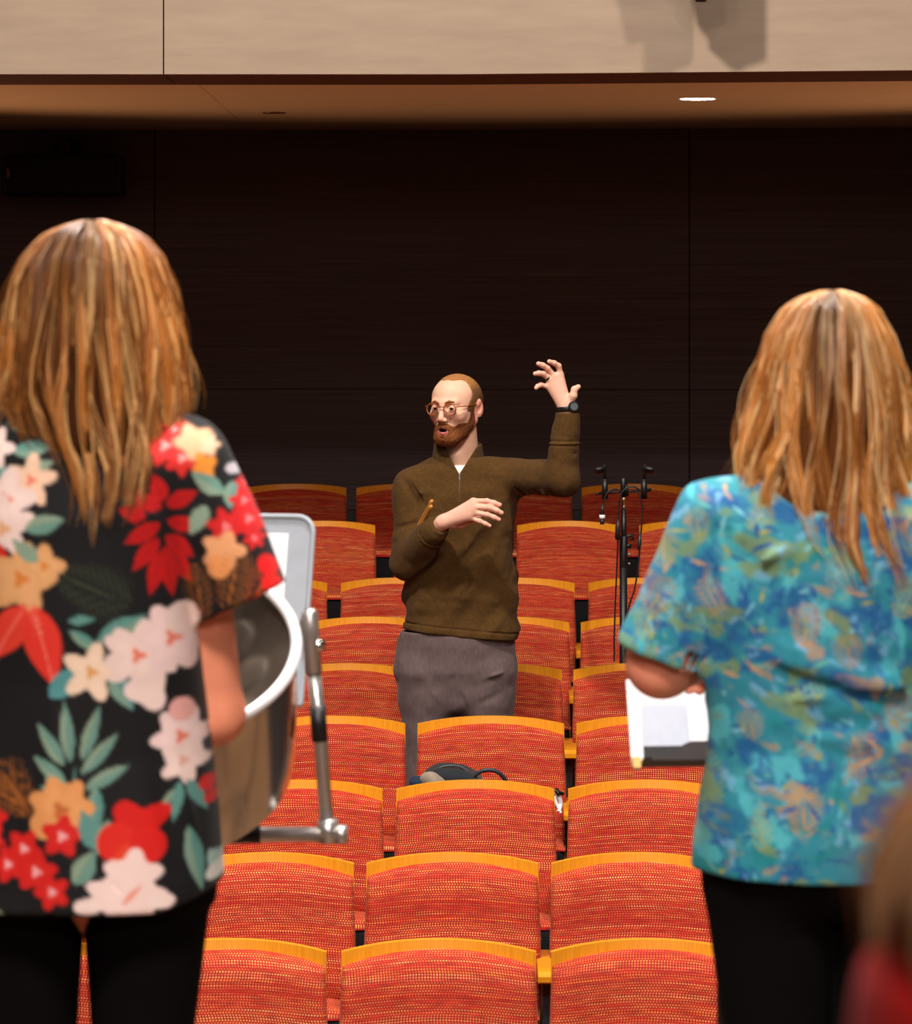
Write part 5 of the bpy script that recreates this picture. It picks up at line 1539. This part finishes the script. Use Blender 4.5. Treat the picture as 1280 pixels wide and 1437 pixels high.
b = MB(); b.tube([QM(837, 693, .004), QM(914, 687, -.004)], .0045, 10); b.tube([QM(908, 687.5), QM(914, 687)], .0075, 10); b.tube([QM(836, 693), QM(841, 693)], .006, 10)
b.tube([QM(875, 670), QM(875, 672), QM(875, 697)], [.006, .0125, .0125], 16); b.tube([QM(878, 680), QM(880, 696)], .009, 10); b.build('twin_bar', M_black, mi, True)
for s_, cx in ((-1, 849), (1, 904)):
    b = MB(); b.tube([QM(cx, 700), QM(cx, 672)], [.0135, .0115], 14); b.tube([QM(cx, 672), QM(cx + s_ * 1, 652)], [.008, .0095], 12)
    # clip: a short open trough pointing outwards
    for k in range(3):
        b.tube([QM(cx - s_ * 2, 656 + k * 1.2, -.012 + .012 * k), QM(cx + s_ * 10, 659 + k * 1.5, -.016 + .014 * k), QM(cx + s_ * 14.5, 658.5 + k, -.018 + .018 * k)], [.010, .011, .007], 10)
    b.build('microphone_clip', M_black, mi, True)
for k in range(3):
    a = 2.094 * k + .9
    b = MB(); b.tube([Vector((0, 0, .16)), Vector((.16 * math.cos(a), .10 * math.sin(a), .012))], .008, 10); b.build('leg', M_black, mi, True)
def spline(pts, n=10):
    out = []
    P_ = [pts[0]] + list(pts) + [pts[-1]]
    for i in range(1, len(P_) - 2):
        for k in range(n):
            t = k / n; a, b_, c, d = P_[i - 1], P_[i], P_[i + 1], P_[i + 2]
            out.append(.5 * ((2 * b_) + (c - a) * t + (2 * a - 5 * b_ + 4 * c - d) * t * t + (3 * b_ - a - 3 * c + d) * t ** 3))
    out.append(P_[-2]); return out
cables = ((((871, 690), (862, 686), (852, 692), (847, 706), (845.5, 718)), 'black cable with a white-banded plug hanging left of the microphone stand', 1),
          (((900, 690), (890, 683), (878, 686), (870, 698), (868.5, 722), (867.5, 745), (866, 790), (863.5, 850), (862, 900), (862, 928)), 'black cable running down the left side of the microphone stand', 2),
          (((866, 689), (868, 686), (870, 694), (870, 704)), 'short black cable end looped on the twin bar', 0),
          (((894, 689), (899, 698), (901.5, 718), (899, 755), (896, 790), (891, 825), (883, 850), (879, 880)), 'black cable hanging right of the microphone stand', 3))
for pts, lab, kind in cables:
    if kind == 0: continue
    o = P(pts[0][0], pts[0][1], DMI - .03)
    pp = spline([P(x, y, DMI - .03 - .002 * i) - o for i, (x, y) in enumerate(pts)])
    b = MB(); b.tube(pp, .0034, 8)
    ob = b.build('microphone_cable', M_black, None, True, loc=o); tag(ob, lab, 'cable', 'black cables on the microphone stand')
    if kind == 1:
        b = MB(); b.tube([P(845.8, 708, DMI - .04) - o, P(845.2, 722, DMI - .04) - o], [.005, .0105], 14); b.tube([P(845.2, 728, DMI - .04) - o, P(845, 736, DMI - .04) - o], .0085, 14); b.build('plug', M_dark, ob, True)
        b = MB(); b.tube([P(845.2, 722.5, DMI - .04) - o, P(845.2, 728, DMI - .04) - o], .0118, 14); b.build('white_band', M_paper, ob, True)
    if kind == 2:
        b = MB(); b.tube([P(868, 729, DMI - .045) - o, P(867.2, 740, DMI - .045) - o, P(866.8, 757, DMI - .045) - o], [.005, .0105, .0105], 14); b.build('plug', M_dark, ob, True)
    if kind == 3:
        b = MB(); b.tube([P(898.5, 748, DMI - .045) - o, P(897.2, 764, DMI - .045) - o, P(896, 772, DMI - .045) - o], [.005, .009, .005], 14); b.build('plug', M_dark, ob, True)

# ------------------------------------------------------------------ bag on the seat behind the third row
DB = 11.58
zs_ = FLOORZ[3] + .462
bc = P(645, 0, DB)
def bag_sdf(p):
    q = p - A((bc.x, DB, zs_))
    zt_ = float(P(0, 1074, DB).z) - zs_
    top = zt_ * (1 - .9 * np.clip(np.abs(q[:, 0] + .035) / .2, 0, 1) ** 2.6)
    d = np.maximum(np.maximum(np.abs(q[:, 0]) - .165 + .02 * np.clip(q[:, 2] / .3, 0, 1), np.abs(q[:, 1]) - .10 + .2 * np.clip(q[:, 2] - .1, 0, 1)), 0)
    e = (np.sqrt((q[:, 0] / .17) ** 4 + (q[:, 1] / .105) ** 4 + 1e-9) ** .5 - 1) * .1
    d = smax(e, q[:, 2] - top, .04); d = smax(d, -q[:, 2], .02)
    return (d - .008 * (noise3(p, 14, 71) - .5) - .004 * (noise3(p, 40, 72) - .5)) * .8
v, qd = march(bag_sdf, (bc.x - .21, DB - .15, zs_ - .02), (bc.x + .21, DB + .15, zs_ + .34), .005)
bg = mesh_obj('bag', v - A((bc.x, DB, zs_)), qd, M_cloth, None, True, None, (bc.x, DB, zs_), np.tile(L3(34, 38, 42), (len(v), 1)) * (.8 + .4 * noise3(v, 60, 9))[:, None])
tag(bg, 'dark padded bag lying on the seat in front of the man', 'bag')
bo = Vector((bc.x, DB, zs_))
b = MB(); b.tube(spline([P(650, 1104, DB - .07) - bo, P(664, 1090, DB - .08) - bo, P(678, 1081.5, DB - .085) - bo, P(694, 1081.5, DB - .085) - bo, P(706, 1090, DB - .08) - bo, P(714, 1106, DB - .07) - bo]), .0075, 10)
b.build('handle', plain('handle_black', srgb(40, 44, 52), .5), bg, True)
b = MB(); b.tube(spline([P(606, 1096, DB - .05) - bo, P(614, 1080, DB - .06) - bo, P(630, 1074.5, DB - .06) - bo, P(648, 1077, DB - .06) - bo, P(668, 1093, DB - .06) - bo]), .004, 8); b.build('piping', plain('piping_grey', srgb(66, 70, 74), .5), bg, True)
def cap_sdf(p):
    d = ell(p, P(603, 1094, DB - .12), (.034, .03, .028)); d = smin(d, ell(p, P(612, 1099, DB - .12), (.03, .03, .02)), .03)
    return d - .006 * (noise3(p, 40, 75) - .5)
v, qd = march(cap_sdf, A(P(580, 1125, DB - .2)), A(P(640, 1075, DB - .05)), .004)
o = mesh_obj('folded_cloth', v - A(P(605, 1096, DB - .12)), qd, M_cloth, None, True, None, P(605, 1096, DB - .12), solid(v, (150, 134, 116), .3, 80)); tag(o, 'crumpled beige cloth on the left end of the dark bag', 'cloth')
def nav_sdf(p): return ell(p, P(586, 1098, DB - .11), (.03, .03, .02)) - .012 * (noise3(p, 34, 77) - .5)
v, qd = march(nav_sdf, A(P(565, 1120, DB - .18)), A(P(610, 1080, DB - .05)), .004)
o = mesh_obj('folded_cloth', v - A(P(586, 1098, DB - .11)), qd, M_cloth, None, True, None, P(586, 1098, DB - .11), solid(v, (30, 42, 62), .3, 80)); tag(o, 'small dark blue cloth left of the beige cloth by the bag', 'cloth')
# white strap and black clip dangling at the armrest
o0 = P(781, 1112, 11.28)
b = MB()
b.tube(spline([P(777, 1113, 11.28) - o0, P(784, 1118, 11.27) - o0, P(787, 1128, 11.27) - o0, P(784, 1139, 11.26) - o0]), .0075, 8)
b.tube(spline([P(778, 1118, 11.26) - o0, P(781, 1128, 11.26) - o0, P(787, 1141, 11.26) - o0]), .006, 8)
o = b.build('white_strap', M_paper, None, True, loc=o0); tag(o, 'white strap end dangling between two seats of the third row', 'strap')
b = MB(); b.tube(spline([P(771, 1107, 11.26) - o0, P(778, 1109, 11.26) - o0, P(784, 1112, 11.26) - o0, P(790, 1114, 11.27) - o0]), [.005] * 11 + [.007] * 20, 8); b.tube([P(781, 1107, 11.27) - o0, P(784, 1115, 11.25) - o0], .006, 8)
b.build('clip', M_black, o, True)

# ------------------------------------------------------------------ fixture hanging just above the frame, it throws the two shadows
fo = P(984, -17, 13.05)
fx = thing('hanging_fixture', 'dark fixture hanging at the top edge before the beige balcony front', 'light fixture', fo)
b = MB(); b.box(-.085, .085, -.07, .07, -.02, .24, .02, Matrix.Rotation(.25, 3, 'Z')); b.box(-.12, .10, -.05, .05, .10, .34, .02, Matrix.Rotation(-.2, 3, 'Y')); b.build('housing', M_black, fx)
b = MB(); b.lathe([(.0, -.055), (.022, -.055), (.03, -.035), (.03, -.01), (.0, -.01)], 20); b.build('lower_knob', M_dark, fx, True)
b = MB(); b.tube([(0, 0, .3), (0, 0, 3.4)], .02, 10); b.build('drop_rod', M_black, fx, True)
